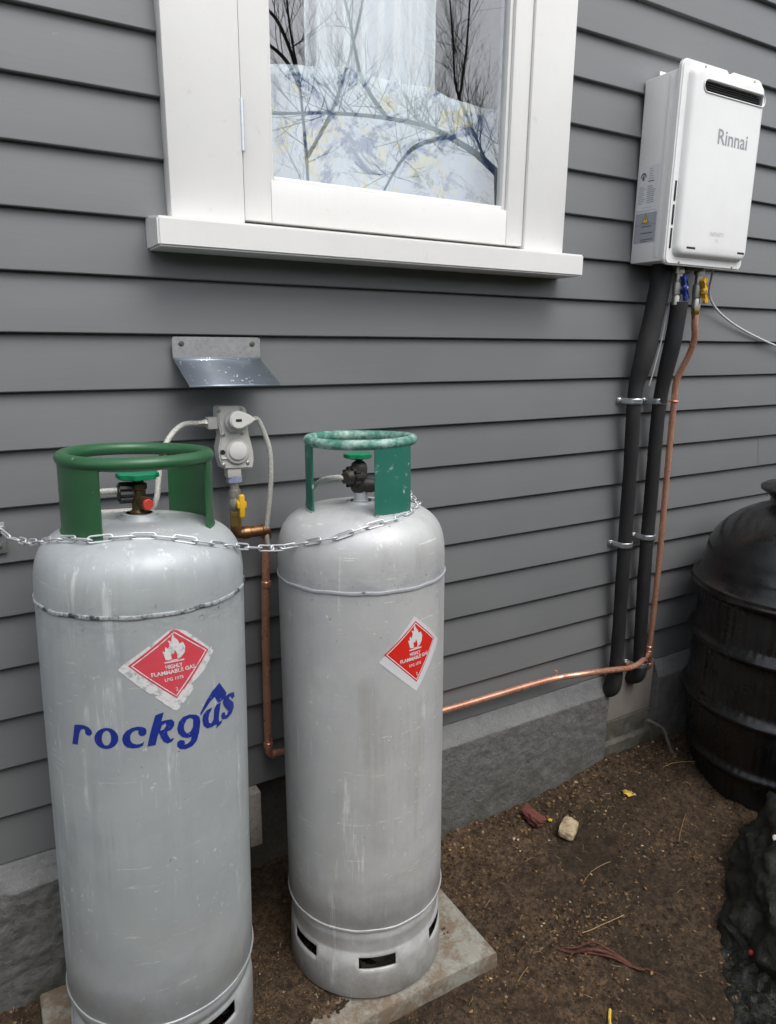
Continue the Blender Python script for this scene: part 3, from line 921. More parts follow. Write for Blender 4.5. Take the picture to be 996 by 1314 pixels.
def bottle(label, x, y, dx, dy, zfoot, zseam, hd, ex, ms, mring, mplate, mweld, mweld2, cr, plates, slot0, slz, neck_top, foot_r=.186):
    root = thing('gas_bottle', label, 'gas bottle', (x, y, 0), (-math.atan(dy), math.atan(dx), 0), 'gas bottles on the slab')
    # shell
    prof = [(.02, zfoot - .075), (.09, zfoot - .066), (.14, zfoot - .045), (.172, zfoot - .020), (.1835, zfoot)]
    nb = 10
    for i in range(nb + 1): prof.append((RB, zfoot + .006 + (zseam - zfoot - .012) * i / nb))
    N = 26
    for i in range(N + 1):
        t = PI / 2 * i / N
        rr = RB * (max(0, math.cos(t)) ** (2 / ex)); zz = zseam + hd * (math.sin(t) ** (2 / ex))
        if rr < .036: break
        prof.append((rr, zz))
    r_l, zt = prof[-1]
    prof += [(.036 + (r_l - .036) * k / 5, zt + .002 * (1 - k / 5)) for k in (4, 3, 2, 1)]
    zt += .002
    prof += [(.036, zt + .0005), (.033, zt + .005), (.0325, neck_top - .012), (.030, neck_top - .006), (.024, neck_top - .005)]
    bm = NB()
    def rf(r, z, a):
        if r < .15 or z < zfoot + .05: return r
        return r + .0006 * noise.noise(Vector((math.sin(a) * 1.8, math.cos(a) * 1.8, z * 3)))
    lathe(bm, prof, 128, rf)
    shell = finish(bm, 'shell', ms, root, ang=50)
    # welds
    for z, w, name in ((zseam, .0024, 'seam_weld'), (zfoot + .003, .0020, 'foot_weld')):
        bm = NB()
        pts = []
        for k in range(160):
            a = 2 * PI * k / 160
            rr = RB + .0006
            pts.append((rr * math.sin(a), -rr * math.cos(a), z + .0012 * noise.noise(Vector((math.sin(a) * 5, math.cos(a) * 5, z)))))
        tube(bm, pts, w, 8, closed=True)
        for v in bm.verts: v.co.z = z + (v.co.z - z) * 1.7
        finish(bm, name, mweld if name == 'seam_weld' else ms, root)
    # slotted foot ring
    seg = 120
    za, zb_ = slz
    prof = [(.1830, zfoot - .003), (.1815, zfoot - .03), (.1785, zb_ + .012), (.1790, zb_ + .004), (.1835, zb_), (.1850, za), (foot_r, za - .012), (foot_r + .001, .004), (foot_r - .002, .0)]
    bm = NB()
    def skip(i, k):
        if i != 4: return False
        th = (k + .5) * 3
        return ((th - slot0 + 14) % 60) < 27
    lathe(bm, prof, seg, None, skip)
    fr = finish(bm, 'foot_ring', ms, root, ang=50)
    so = fr.modifiers.new('steel', 'SOLIDIFY'); so.thickness = .004; so.offset = 1
    # collar ring + plates
    bm = NB()
    pts = [(cr * .1265 * math.sin(2 * PI * k / 96), -cr * .1265 * math.cos(2 * PI * k / 96), 1.2600 + .001 * math.sin(4 * PI * k / 96)) for k in range(96)]
    tube(bm, pts, .0122 if cr == 1 else .0108, 16, closed=True)
    finish(bm, 'collar_ring', mring, root)
    for a0, a1 in plates:
        bm = NB()
        zlo = zseam + hd * (1 - (cr * .132 / RB) ** ex) ** (1 / ex)
        plate(bm, a0, a1, cr * .1345, zlo - .003, 1.258)
        finish(bm, 'collar_plate', mplate, root, ang=50)
        bm = NB()
        zl = zlo - .001
        tube(bm, [(cr * .1340 * math.sin(math.radians(a0 + (a1 - a0) * k / 24)), -cr * .1340 * math.cos(math.radians(a0 + (a1 - a0) * k / 24)), zl + .0012 * noise.noise(Vector((k * .9, a0, 1)))) for k in range(25)], .0034, 8)
        finish(bm, 'collar_weld', mweld2, root)
    return root

gl_ = bottle('left grey gas bottle with dark green collar and blue lettering', .211, -.262, .026, .03, .197, 1.012, .130, 3.5,
             M['silver_a'], M['green_a'], M['green_a'], M['weld_dark'], M['green_a'], 1.0, ((52, 143), (-130, -38)), 22, (.120, .152), 1.158)
gr_ = bottle('right scuffed gas bottle with pale teal collar and no lettering', .706, -.262, .008, .038, .178, .968, .150, 3.9,
             M['silver_b'], M['green_b2'], M['green_b'], M['weld_worn'], M['weld_worn'], .9, ((-14, 34), (-140, -86)), -20, (.078, .108), 1.130)

# lettering on the left bottle
bm = NB()
for i, loops in enumerate(LOGO):
    wrap(bm, [[(a / 1000, b / 1000) for a, b in l] for l in loops], .0007 + .0001 * (i == 6))
lt = finish(bm, 'painted_lettering', M['logo_blue'], gl_, smooth=False)
lt['label'] = 'blue painted word rockgas with a flame over the a'
AFL = [[0.00018293326413774274, -1.1093412171538569e-05, -0.0835866729825587], [-3.8418966958429557e-05, -0.00019035323408865415, 1.0191557641155817]]
AFR = [[0.0001825773134408008, -4.2947828123896545e-06, -0.06833423839283219], [-3.8700923088057e-05, -0.00020859636415074918, 0.9349416152938542]]
WL = [(480, 92), (560, 84), (640, 98), (945, 308), (905, 375), (832, 492), (800, 520), (740, 575), (716, 590), (690, 612), (716, 628), (720, 662), (570, 858), (535, 852), (500, 828), (440, 790), (430, 775), (385, 748), (360, 728), (395, 705), (320, 702), (300, 690), (180, 608), (38, 508), (75, 458), (250, 300), (440, 130)]
tfL = lambda u, v: (AFL[0][0] * u + AFL[0][1] * v + AFL[0][2], AFL[1][0] * u + AFL[1][1] * v + AFL[1][2])
sticker(gl_, AFL, [tfL(*q) for q in WL], [(500, 97), (520, 88), (556, 90), (882, 290), (640, 640), (610, 668), (560, 740), (125, 455)],
        'torn faded red diamond flammable gas sticker', [M['sticker_torn'], M['sticker_red_faded']])
sticker(gr_, AFR, [(.0234, .9075), (.0670, .8720), (.1095, .8310), (.0305, .7374), (-.0582, .8195), (-.0440, .8330)],
        [(523, 88), (872, 290), (560, 738), (130, 455)], 'bright red diamond flammable gas sticker', [M['sticker_white'], M['sticker_red']])

# valves
def handwheel(root, c, r, h, m):
    bm = NB()
    n = 70
    rings = []
    for rr, z in ((.006, h * .5), (r * .55, h * .5), (r * .8, h * .5), (r, h * .3), (r, -h * .3), (r * .8, -h * .5), (.006, -h * .5)):
        ring = []
        for k in range(n):
            a = 2 * PI * k / n
            q = rr * (1 + (.07 * math.cos(a * 7) if rr > r * .7 else 0))
            ring.append(bm.verts.new((c[0] + q * math.cos(a), c[1] + q * math.sin(a), c[2] + z)))
        rings.append(ring)
    for A, B in zip(rings, rings[1:]):
        for k in range(n): bm.faces.new((A[k], B[k], B[(k + 1) % n], A[(k + 1) % n]))
    bm.faces.new(rings[0]); bm.faces.new(list(reversed(rings[-1])))
    bmesh.ops.recalc_face_normals(bm, faces=bm.faces[:])
    return finish(bm, 'handwheel', m, root, ang=50)

def valve(root, nz, kind):
    v = bpy.data.objects.new('valve', None); COL.objects.link(v); v.parent = root
    if kind == 'L':
        bm = NB()
        disc_stack(bm, (0, 0, nz - .012), (0, 0, 1), [(0, .017), (.008, .017), (.010, .0165), (.014, .0125), (.05, .0135), (.052, .016), (.062, .016), (.064, .011), (.078, .0085)], 20)
        disc_stack(bm, (0, 0, nz + .018), (.35, -1, -.12), [(0, .011), (.020, .011), (.021, .0125), (.030, .0125)], 18)
        disc_stack(bm, (0, 0, nz + .032), (-1, .05, 0), [(0, .011), (.018, .011)], 18)
        finish(bm, 'valve_body', M['brass_dark'], v, ang=40)
        bm = NB(); q = Vector((0, 0, nz + .018)) + Vector((.35, -1, -.12)).normalized() * .0301
        disc_stack(bm, q, (.35, -1, -.12), [(0, .0102), (.004, .0102), (.005, .009)], 24)
        finish(bm, 'relief_cap', M['red_cap'], v)
        bm = NB()
        for k in range(8):
            a = PI * k / 4
            cyl(bm, (-.012, math.cos(a) * .014, nz + .034 + math.sin(a) * .014), (-.034, math.cos(a) * .014, nz + .034 + math.sin(a) * .014), .0062, 8)
        cyl(bm, (-.010, 0, nz + .034), (-.036, 0, nz + .034), .0155, 20)
        finish(bm, 'coupling_knob', M['black_knob'], v)
        handwheel(v, (0, 0, nz + .065), .037, .013, M['wheel_green'])
    else:
        bm = NB()
        disc_stack(bm, (0, 0, nz - .02), (0, 0, 1), [(0, .0175), (.016, .0175), (.017, .0150), (.036, .0150)], 24)
        finish(bm, 'thread_tape', M['label_white'], v)
        bm = NB()
        disc_stack(bm, (-.004, 0, nz + .014), (0, 0, 1), [(0, .014), (.006, .018), (.016, .0195), (.028, .0185), (.042, .018), (.054, .019), (.064, .016), (.070, .008), (.078, .007)], 22)
        disc_stack(bm, (0, 0, nz + .030), (.72, -.65, -.02), [(0, .016), (.026, .0165), (.029, .0145), (.040, .014), (.042, .010)], 20)
        disc_stack(bm, (0, 0, nz + .050), (-.85, -.35, .02), [(0, .017), (.022, .020), (.034, .021), (.038, .016), (.052, .0125)], 20)
        finish(bm, 'valve_body', M['valve_black'], v, ang=40)
        bm = NB()
        for k in range(10):
            a = 2 * PI * k / 10
            ax = Vector((-.85, -.35, .02)).normalized(); u, w = frame_from(ax)
            c = Vector((0, 0, nz + .050)) + ax * .022 + (u * math.cos(a) + w * math.sin(a)) * .0195
            cyl(bm, c, c + ax * .016, .0045, 8)
        finish(bm, 'coupling_knob', M['black_knob'], v)
        handwheel(v, (-.006, 0, nz + .095), .030, .013, M['wheel_green'])
valve(gl_, 1.158, 'L')
valve(gr_, 1.130, 'R')

# ================================================================== REGULATOR, HOSES, GAS PIPE
def rp(u, v, y=-.07):
    """regulator casting sketch units (1/5.47 of a centimetre-scale grid) to wall coordinates"""
    X = .4421 + (u / 5.472 - 75) * .001744 - (v / 5.472 - 20) * .000020
    Z_ = 1.3305 - (u / 5.472 - 75) * .0000622 - (v / 5.472 - 18.5) * .001704
    return X + (y + .06) * .33, Z_ - (y + .06) * .13
reg = thing('gas_regulator', 'off-white twin stage gas regulator with round cap on the wall above the bottles', 'regulator', (.48, -.03, 1.26))
def reg_part(bm, name, m, ang=35):
    for v in bm.verts: v.co -= Vector((.48, -.03, 1.26))
    return finish(bm, name, m, reg, ang=ang)
outl = [(418, 122), (428, 108), (445, 103), (590, 103), (608, 112), (620, 135), (626, 200), (628, 262), (632, 300), (645, 350), (662, 430), (664, 490), (655, 540), (640, 548), (460, 546), (440, 540), (430, 510), (418, 460), (415, 400), (426, 350), (434, 310), (430, 270), (416, 210)]
bm = NB()
poly_prism(bm, [rp(u, v, -.05) for u, v in outl], -.066, -.030)
bmesh.ops.bevel(bm, geom=[e for e in bm.edges if len(e.link_faces) == 2 and abs(e.verts[0].co.y + .066) < 1e-4 and abs(e.verts[1].co.y + .066) < 1e-4 and e.calc_face_angle(0) > .5], offset=.003, segments=2, affect='EDGES')
x_, z_ = rp(560, 430, -.066)
disc_stack(bm, (x_, -.064, z_), (0, -1, 0), [(0, .0275), (.006, .027), (.008, .025), (.0085, .022)], 36)
x_, z_ = rp(545, 215, -.066)
disc_stack(bm, (x_, -.064, z_), (0, -1, 0), [(0, .024), (.014, .0225), (.016, .020)], 32)
x_, z_ = rp(525, 575, -.05)
box(bm, x_ - .016, x_ + .016, -.062, -.034, z_ - .012, z_ + .014, .003)
x_, z_ = rp(385, 222, -.05)
box(bm, x_ - .010, x_ + .012, -.060, -.038, z_ - .013, z_ + .013, .002)
reg_part(bm, 'casting', M['regulator'])
bm = NB()
cx_, cz_ = rp(572, 205, -.09)
pts = []
for k in range(40):
    a = 2 * PI * k / 40
    r = .0195
    x, z = cx_ + r * math.cos(a), cz_ + r * math.sin(a)
    if math.cos(a) > .55: x = cx_ + r * math.cos(a) * (1 + .75 * (math.cos(a) - .55) / .45); z = cz_ + r * math.sin(a)
    pts.append((x, z))
poly_prism(bm, pts, -.098, -.081)
bmesh.ops.bevel(bm, geom=[e for e in bm.edges if abs(e.verts[0].co.y + .098) < 1e-4 and abs(e.verts[1].co.y + .098) < 1e-4 and len(e.link_faces) == 2 and e.calc_face_angle(0) > .5], offset=.0025, segments=2, affect='EDGES')
reg_part(bm, 'changeover_cap', M['regulator_cap'])
bm = NB(); box(bm, cx_ - .007, cx_ + .006, -.0988, -.0975, cz_ - .0035, cz_ + .0025, .0008)
reg_part(bm, 'indicator_window', M['dark_slot'])
bm = NB()
x_, z_ = rp(562, 425, -.073); 
pts = [(x_ + .0215 * math.cos(t_ / 10 * 2 * PI), z_ + .0215 * math.sin(t_ / 10 * 2 * PI)) for t_ in range(0)]
disc_stack(bm, (x_ + .001, -.0725, z_ + .001), (0, -1, 0), [(0, .0205), (.004, .020), (.005, .0185)], 36)
box(bm, x_ - .034, x_ - .012, -.070, -.066, z_ - .0165, z_ - .0135, .001)
reg_part(bm, 'diaphragm_cap', M['regulator_cap'])
for u, v in ((440, 138), (595, 130), (465, 308), (598, 300), (462, 522), (634, 512)):
    bm = NB(); x_, z_ = rp(u, v, -.066)
    disc_stack(bm, (x_, -.0655, z_), (0, -1, 0), [(0, .0042), (.002, .0042), (.003, .003)], 12)
    reg_part(bm, 'screw', M['nickel'])
bm = NB(); x_, z_ = rp(457, 430, -.066)
disc_stack(bm, (x_, -.0655, z_), (0, -1, 0), [(0, .0055), (.0015, .0055)], 14)
reg_part(bm, 'vent', M['dark_slot'])
bm = NB(); x_, z_ = rp(378, 222, -.05); disc_stack(bm, (x_ - .006, -.049, z_), (-1, 0, 0), [(0, .0095), (.008, .0095), (.0085, .007), (.020, .007)], 6)
reg_part(bm, 'inlet_nut', M['nickel'])
bm = NB(); disc_stack(bm, (x_ - .018, -.049, z_), (-1, 0, 0), [(0, .0062), (.007, .0062), (.0075, .0045), (.012, .0045)], 6)
reg_part(bm, 'brass_nut', M['brass'])
bm = NB(); x_, z_ = rp(668, 205, -.06)
disc_stack(bm, (x_ - .008, -.055, z_), (1, 0, 0), [(0, .0055), (.012, .0055)], 6)
reg_part(bm, 'inlet_nut', M['nickel'])
# stub, ball valve and yellow lever below the casting
vx, vz = rp(533, 610, -.05)
zz = lambda v: rp(533, v, -.05)[1]
bm = NB()
disc_stack(bm, (vx, -.048, zz(600)), (0, 0, -1), [(0, .0175), (.004, .018), (zz(600) - zz(650), .018), (zz(600) - zz(655), .014)], 6)
reg_part(bm, 'union_nut', M['blue_tape'])
bm = NB()
disc_stack(bm, (vx, -.048, zz(648)), (0, 0, -1), [(0, .0105), (zz(648) - zz(705), .0105), (zz(648) - zz(706), .0135), (zz(648) - zz(760), .0135), (zz(648) - zz(765), .011), (zz(648) - zz(800), .0145), (zz(648) - zz(850), .0145), (zz(648) - zz(870), .011)], 18)
reg_part(bm, 'ball_valve', M['nickel'])
bm = NB()
ybx = rp(570, 800, -.075)[0]
disc_stack(bm, (vx + .004, -.060, zz(805)), (.25, -1, 0), [(0, .008), (.012, .0085), (.015, .007)], 16)
box(bm, vx + .000, vx + .013, -.080, -.071, zz(900), zz(730), .0035)
box(bm, vx - .005, vx + .018, -.079, -.070, zz(835), zz(780), .004)
reg_part(bm, 'lever', M['yellow'])
bm = NB()
disc_stack(bm, (vx, -.048, zz(862)), (0, 0, -1), [(0, .0115), (.002, .0140), (zz(862) - zz(900), .0140), (zz(862) - zz(905), .0125), (zz(862) - zz(960), .0130), (zz(862) - zz(985), .0130)], 6)
reg_part(bm, 'brass_nut', M['brass'])

# copper gas pipe from the regulator down and along the wall to the heater
gp = thing('gas_pipe', 'bare copper gas pipe running down between the bottles and along the wall to the riser', 'pipe', (.545, -.04, .45))
def at_(bm, o, name, m, root, ang=35):
    for v in bm.verts: v.co -= Vector(o)
    return finish(bm, name, m, root, ang=ang)
zc = zz(1040)
GP0 = (.545, -.04, .45)
bm = NB()
tube(bm, smooth_path([(vx, -.048, zz(975)), (vx, -.048, zc + .012), (vx + .004, -.048, zc + .003), (vx + .016, -.048, zc), (vx + .05, -.047, zc + .001), (.548, -.045, zc), (.5555, -.043, zc - .006), (.5565, -.042, zc - .02)], 5), .0125, 16)
disc_stack(bm, (vx + .014, -.048, zc), (1, 0, 0), [(0, .0135), (.003, .0148), (.016, .0148), (.018, .0128), (.046, .0128), (.048, .0148), (.062, .0145)], 20)
at_(bm, GP0, 'corroded_elbow', M['brass_old'], gp)
path = [(.5565, -.042, zc - .015), (.553, -.041, .93), (.548, -.040, .80), (.545, -.040, .60), (.545, -.038, .47), (.546, -.037, .452), (.552, -.036, .440), (.566, -.035, .436), (.60, -.033, .433), (.85, -.031, .421), (1.088, -.030, .4104), (1.45, -.032, .409), (1.54, -.040, .409), (1.565, -.052, .414), (1.60, -.068, .418), (1.66, -.076, .415), (1.75, -.078, .403), (1.82, -.077, .392), (1.87, -.074, .391), (1.915, -.060, .392), (1.955, -.042, .390), (1.976, -.033, .388), (1.982, -.030, .396)]
bm = NB(); tube(bm, smooth_path(path, 4), .0098, 16)
at_(bm, GP0, 'tube', M['copper'], gp)
for q, ax in (((.545, -.038, .470), (0, 0, 1)), ((.5525, -.042, .90), (0, 0, 1)), ((.560, -.036, .437), (1, 0, 0)), ((1.981, -.031, .398), (0, 0, 1))):
    bm = NB(); disc_stack(bm, Vector(q) - Vector(ax) * .008, ax, [(0, .0102), (.002, .0118), (.014, .0118), (.016, .0102)], 18)
    at_(bm, GP0, 'coupling', M['copper'], gp)
for x, y, z in ((1.530, -.034, .411), (1.815, -.079, .394)):
    bm = NB()
    cyl(bm, (x, y, z + .006), (x, y, z + .022), .0035, 10); disc_stack(bm, (x, y, z + .018), (0, 0, 1), [(0, .0055), (.006, .005)], 10)
    at_(bm, GP0, 'pipe_clip', M['copper'], gp)
bm = NB(); tube(bm, smooth_path([(1.984, -.031, .392), (1.994, -.029, .370), (1.999, -.026, .345), (2.000, -.016, .325), (2.000, .004, .312)], 5), .0088, 14)
disc_stack(bm, (1.999, -.026, .352), (0, .2, -1), [(0, .010), (.002, .0118), (.014, .0118), (.016, .010)], 14)
at_(bm, GP0, 'tee_tail', M['copper'], gp)

# hoses
def hose(label, pts, r, ends):
    o0 = Vector(pts[0])
    t_ = thing('gas_hose', label, 'hose', pts[0], group='gas hoses')
    bm = NB(); tube(bm, smooth_path(pts, 10), r, 12)
    at_(bm, o0, 'braided_tube', M['hose'], t_)
    for (a, b, rr) in ends:
        bm = NB(); a = Vector(a); b = Vector(b)
        disc_stack(bm, a, b - a, [(0, rr), ((b - a).length * .75, rr), ((b - a).length * .78, rr * .8), ((b - a).length, rr * .8)], 6)
        at_(bm, o0, 'ferrule', M['nickel'], t_)
x_, z_ = rp(335, 222, -.05)
hose('left braided grey hose looping from the regulator down to the green collared bottle', [(x_ + .004, -.049, z_), (x_ - .015, -.050, z_), (.372, -.062, 1.292), (.340, -.082, 1.272), (.3165, -.105, 1.240), (.302, -.125, 1.195), (.290, -.140, 1.150), (.275, -.125, 1.125), (.245, -.105, 1.128), (.205, -.105, 1.130), (.160, -.115, 1.135), (.120, -.150, 1.140), (.118, -.190, 1.158), (.140, -.215, 1.182), (.170, -.224, 1.196), (.205, -.227, 1.197)], .0058,
     [((x_ + .006, -.049, z_), (x_ - .012, -.050, z_), .0075)])
x_, z_ = rp(680, 205, -.06)
hose('right braided grey hose curving down behind the teal collared bottle', [(x_ - .006, -.055, z_), (x_ + .012, -.055, z_), (.553, -.056, 1.268), (.5655, -.057, 1.225), (.567, -.057, 1.165), (.560, -.056, 1.09), (.553, -.055, 1.03), (.562, -.054, .99), (.60, -.052, .985), (.632, -.060, 1.02), (.640, -.085, 1.08), (.636, -.125, 1.13), (.640, -.170, 1.165), (.655, -.215, 1.180), (.675, -.232, 1.178)], .0058,
     [((x_ - .010, -.055, z_), (x_ + .008, -.055, z_), .007)])

# galvanised rain hood over the regulator
hood = thing('rain_hood', 'small bent galvanised rain hood screwed to the wall above the regulator', 'hood', (.471, 0, 1.45))
H0 = (.471, 0, 1.45)
bm = NB(); poly_prism(bm, rrect(.3735, .5695, 1.424, 1.4735, .006), -.0065, -.0045)
at_(bm, H0, 'flange', M['galv'], hood)
bm = NB()
n = 8
prs = []
for i in range(n + 1):
    t_ = i / n * math.radians(62)
    prs.append((-.0055 - .006 * math.sin(t_), 1.430 - .006 * (t_)))
y_, z_ = prs[-1]
prs.append((-.122, 1.3775)); prs.append((-.1245, 1.3735))
vsA = []
for y, z in prs:
    vsA.append([bm.verts.new((x, y, z)) for x in (.3745 + (0.0), .45, .5685)])
for A, B in zip(vsA, vsA[1:]):
    for i in range(2): bm.faces.new((A[i], B[i], B[i + 1], A[i + 1]))
for v in bm.verts: v.co -= Vector(H0)
o = finish(bm, 'canopy', M['galv_hood'], hood, ang=60)
so = o.modifiers.new('sheet', 'SOLIDIFY'); so.thickness = .0016; so.offset = 0
for x in (.393, .551):
    bm = NB(); disc_stack(bm, (x, -.0066, 1.4595), (0, -1, 0), [(0, .0058), (.0015, .0058), (.004, .0035)], 14)
    box(bm, x - .0012, x + .0012, -.0112, -.0105, 1.456, 1.463)
    at_(bm, H0, 'screw', M['nickel_dark'], hood)

# chain anchors
def anchor(x, z, label):
    a = thing('wall_bracket', label, 'bracket', (x, -.003, z), group='chain anchors on the wall')
    bm = NB(); box(bm, -.045, .007, -.0045, -.001, -.026, .038, .001)
    finish(bm, 'base_plate', M['galv'], a)
    for px_, pz in ((-.004, .014), (-.006, -.012), (-.034, .0)):
        bm = NB(); disc_stack(bm, (px_, -.0045, pz), (0, -1, 0), [(0, .005), (.002, .005), (.004, .003)], 12)
        finish(bm, 'screw', M['nickel_dark'], a)
    bm = NB()
    pts = [(-.008 + .011 * math.cos(t / 14 * PI), -.004 - .016 * math.sin(t / 14 * PI), .028) for t in range(15)]
    tube(bm, pts, .0028, 10)
    finish(bm, 'staple', M['zinc'], a)
anchor(.014, 1.072, 'galvanised chain bracket on the wall at the left edge')
anchor(.955, 1.085, 'galvanised chain bracket on the wall behind the right bottle')

# chain
CH = [(.014, -.018, 1.096), (.026, -.045, 1.087), (.0423, -.08, 1.0880), (.0587, -.15, 1.0974), (.0750, -.2082, 1.1115), (.0908, -.2576, 1.1254), (.1073, -.2827, 1.1309), (.1219, -.3061, 1.1341), (.1369, -.326, 1.1357), (.171, -.338, 1.1385), (.2063, -.3467, 1.1384), (.234, -.354, 1.1372), (.2693, -.3651, 1.1318), (.298, -.3692, 1.1247), (.3239, -.3684, 1.1159), (.3788, -.3384, 1.0946), (.4230, -.308, 1.0785), (.460, -.292, 1.0680), (.5010, -.274, 1.0580), (.5329, -.2584, 1.0530), (.5555, -.3069, 1.0714), (.5728, -.3284, 1.0786), (.5988, -.3496, 1.0869), (.6262, -.3589, 1.0969), (.6556, -.3637, 1.104), (.684, -.3646, 1.1079), (.7193, -.3609, 1.1103), (.7614, -.3416, 1.1128), (.8069, -.3003, 1.1127), (.8456, -.2528, 1.1057), (.858, -.225, 1.100), (.885, -.165, 1.099), (.905, -.12, 1.099), (.935, -.055, 1.106), (.947, -.018, 1.112)]
sp0 = smooth_path(CH, 12)
# resample by arc length, lifted off the shells by the wire
def lift(P):
    for bx, by, ht in ((.241, -.228, 1), (.715, -.222, 1)):
        d = Vector((P.x - bx, P.y - by, 0))
        if d.length < .20:
            d.normalize()
            return P + Vector((d.x * .55, d.y * .55, .83)) * .002
    return P
pitch = .0345
res = [sp0[0]]; acc = 0
for a, b in zip(sp0, sp0[1:]):
    L = (b - a).length; s = 0
    while acc + L - s >= pitch:
        s += pitch - acc; acc = 0
        res.append(a + (b - a) * (s / L))
    acc += L - s
chain = thing('chain', 'long galvanised chain strapping both gas bottles to the wall', 'chain', tuple(res[0]))
bm = NB()
w, l, r = .0056, .0205, .0019
lp = []
for k in range(8): a = -PI / 2 + PI * k / 7; lp.append((l - w + w * math.cos(a), w * math.sin(a), 0))
for k in range(8): a = PI / 2 + PI * k / 7; lp.append((-l + w + w * math.cos(a), w * math.sin(a), 0))
tube(bm, lp, r, 6, closed=True)
lm = finish(bm, 'link', M['zinc_link'], chain, ang=80)
for i, (a, b) in enumerate(zip(res, res[1:])):
    o = lm if i == 0 else lm.copy()
    if i: COL.objects.link(o); o.parent = chain
    c = lift((a + b) / 2)
    d = (b - a).normalized()
    # normal pointing out of the shell
    best = min(((Vector((.24, -.228, .98)) - c).length, Vector((.24, -.228, .98))), ((Vector((.715, -.222, .95)) - c).length, Vector((.715, -.222, .95))))[1]
    nrm = (c - best); nrm = (nrm - d * nrm.dot(d)).normalized()
    side = d.cross(nrm)
    tw = math.radians(22 if i % 2 == 0 else -62) + random.uniform(-.15, .15)
    n2 = nrm * math.cos(tw) + side * math.sin(tw)
    s2 = n2.cross(d)
    o.matrix_local = Matrix.Translation(c - res[0]) @ Matrix((d, s2, n2)).transposed().to_4x4()

# ================================================================== WATER HEATER
HT = thing('water_heater', 'white wall mounted gas water heater high on the wall right of the window', 'water heater', (1.91, 0, 1.70))
H1 = (1.91, 0, 1.70)
def hp(bm, name, m, ang=35, parent=None):
    for v in bm.verts: v.co -= Vector(H1)
    return finish(bm, name, m, parent or HT, ang=ang)
bm = NB(); box(bm, 1.747, 2.078, -.121, -.002, 1.7005, 2.196, .004)
box(bm, 1.7455, 1.748, -.100, -.086, 1.712, 2.185, .001)
hp(bm, 'case', M['heater'])
for tb in ((1.80, 1.826, 2.19, 2.228), (2.02, 2.05, 2.19, 2.228), (1.85, 1.90, 1.665, 1.705)):
    bm = NB(); box(bm, tb[0], tb[1], -.006, -.003, tb[2], tb[3], .001)
    hp(bm, 'mounting_tab', M['heater'])
bm = NB()
ol = rrect(1.7385, 2.092, 1.690, 2.2165, .020)
# small notch in the top edge
o2 = []
for q in ol: o2.append(q)
i_ = next(i for i in range(len(o2) - 1) if o2[i][1] > 2.215 and o2[i + 1][1] > 2.215 and o2[i][0] - o2[i + 1][0] > .1)
o2[i_ + 1:i_ + 1] = [(1.957, 2.2165), (1.950, 2.2095), (1.934, 2.2095), (1.927, 2.2165)]
poly_prism(bm, o2, -.134, -.121)
bmesh.ops.bevel(bm, geom=[e for e in bm.edges if abs(e.verts[0].co.y + .134) < 1e-4 and abs(e.verts[1].co.y + .134) < 1e-4 and len(e.link_faces) == 2 and e.calc_face_angle(0) > .5], offset=.004, segments=3, affect='EDGES')
hp(bm, 'cover_flange', M['heater'])
# raised front panel with an opening for the flue outlet
bm = NB()
def ring_between(bm, A, B):
    n = len(A)
    for i in range(n): bm.faces.new((A[i], A[(i + 1) % n], B[(i + 1) % n], B[i]))
outer = []
for off, y in ((0, -.1335), (.0025, -.141), (.006, -.1475), (.011, -.151), (.017, -.1525)):
    outer.append([bm.verts.new((x, y, z)) for x, z in rrect(1.763 + off, 2.088 - off, 1.712 + off, 2.203 - off, .026 - off * .4, 8)])
for A, B in zip(outer, outer[1:]): ring_between(bm, A, B)
slot = [(x, z) for x, z in rrect(1.806, 2.082, 2.137, 2.173, .0170, 8)]
inn = [bm.verts.new((x, -.1525, z)) for x, z in slot]
# face with hole: bridge by tessellation
A = outer[-1]
loops = [[(v.co.x, v.co.z) for v in A], slot]
tri = tessellate_polygon([[Vector((x, z, 0)) for x, z in l] for l in loops])
V = A + inn
for t3 in tri:
    try: bm.faces.new([V[i] for i in t3])
    except ValueError: pass
bmesh.ops.recalc_face_normals(bm, faces=bm.faces[:])
hp(bm, 'front_panel', M['heater'], ang=30)
bm = NB()
prev = None
for off, y in ((0, -.1525), (-.0005, -.1545), (.001, -.1555), (.0028, -.1545), (.0036, -.150), (.004, -.128)):
    cur = [bm.verts.new((x, y, z)) for x, z in rrect(1.8065 + off, 2.0815 - off, 2.1375 + off, 2.1725 - off, .0165 - off * .8, 8)]
    if prev: ring_between(bm, prev, cur)
    prev = cur
bmesh.ops.recalc_face_normals(bm, faces=bm.faces[:])
lipo = hp(bm, 'flue_surround', M['heater'], ang=50)
pass
bm = NB(); poly_prism(bm, rrect(1.8100, 2.078, 2.1410, 2.1690, .010, 6), -.135, -.131)
for k in range(3):
    z = 2.150 + k * .005
    box(bm, 1.819, 2.069, -.148, -.136, z - .0006, z + .0006)
hp(bm, 'flue_grille', M['dark_slot'])
for z0_, z1_ in ((1.858, 1.911), (1.796, 1.849), (1.733, 1.787)):
    bm = NB(); box(bm, 1.7510, 1.7575, -.1362, -.130, z0_, z1_, .0012)
    hp(bm, 'side_slot', M['dark_slot'])
for xa, xb in ((1.803, 1.842), (2.037, 2.070)):
    bm = NB(); box(bm, xa, xb, -.1534, -.150, 1.7335, 1.7400, .0015)
    hp(bm, 'drain_slot', M['dark_slot'])
for x, z in ((1.83, 2.208), (2.05, 2.208), (1.80, 1.6985), (2.045, 1.6985)):
    bm = NB(); disc_stack(bm, (x, -.1335, z), (0, -1, 0), [(0, .0042), (.0015, .0042), (.0025, .0025)], 12)
    hp(bm, 'screw', M['nickel'])
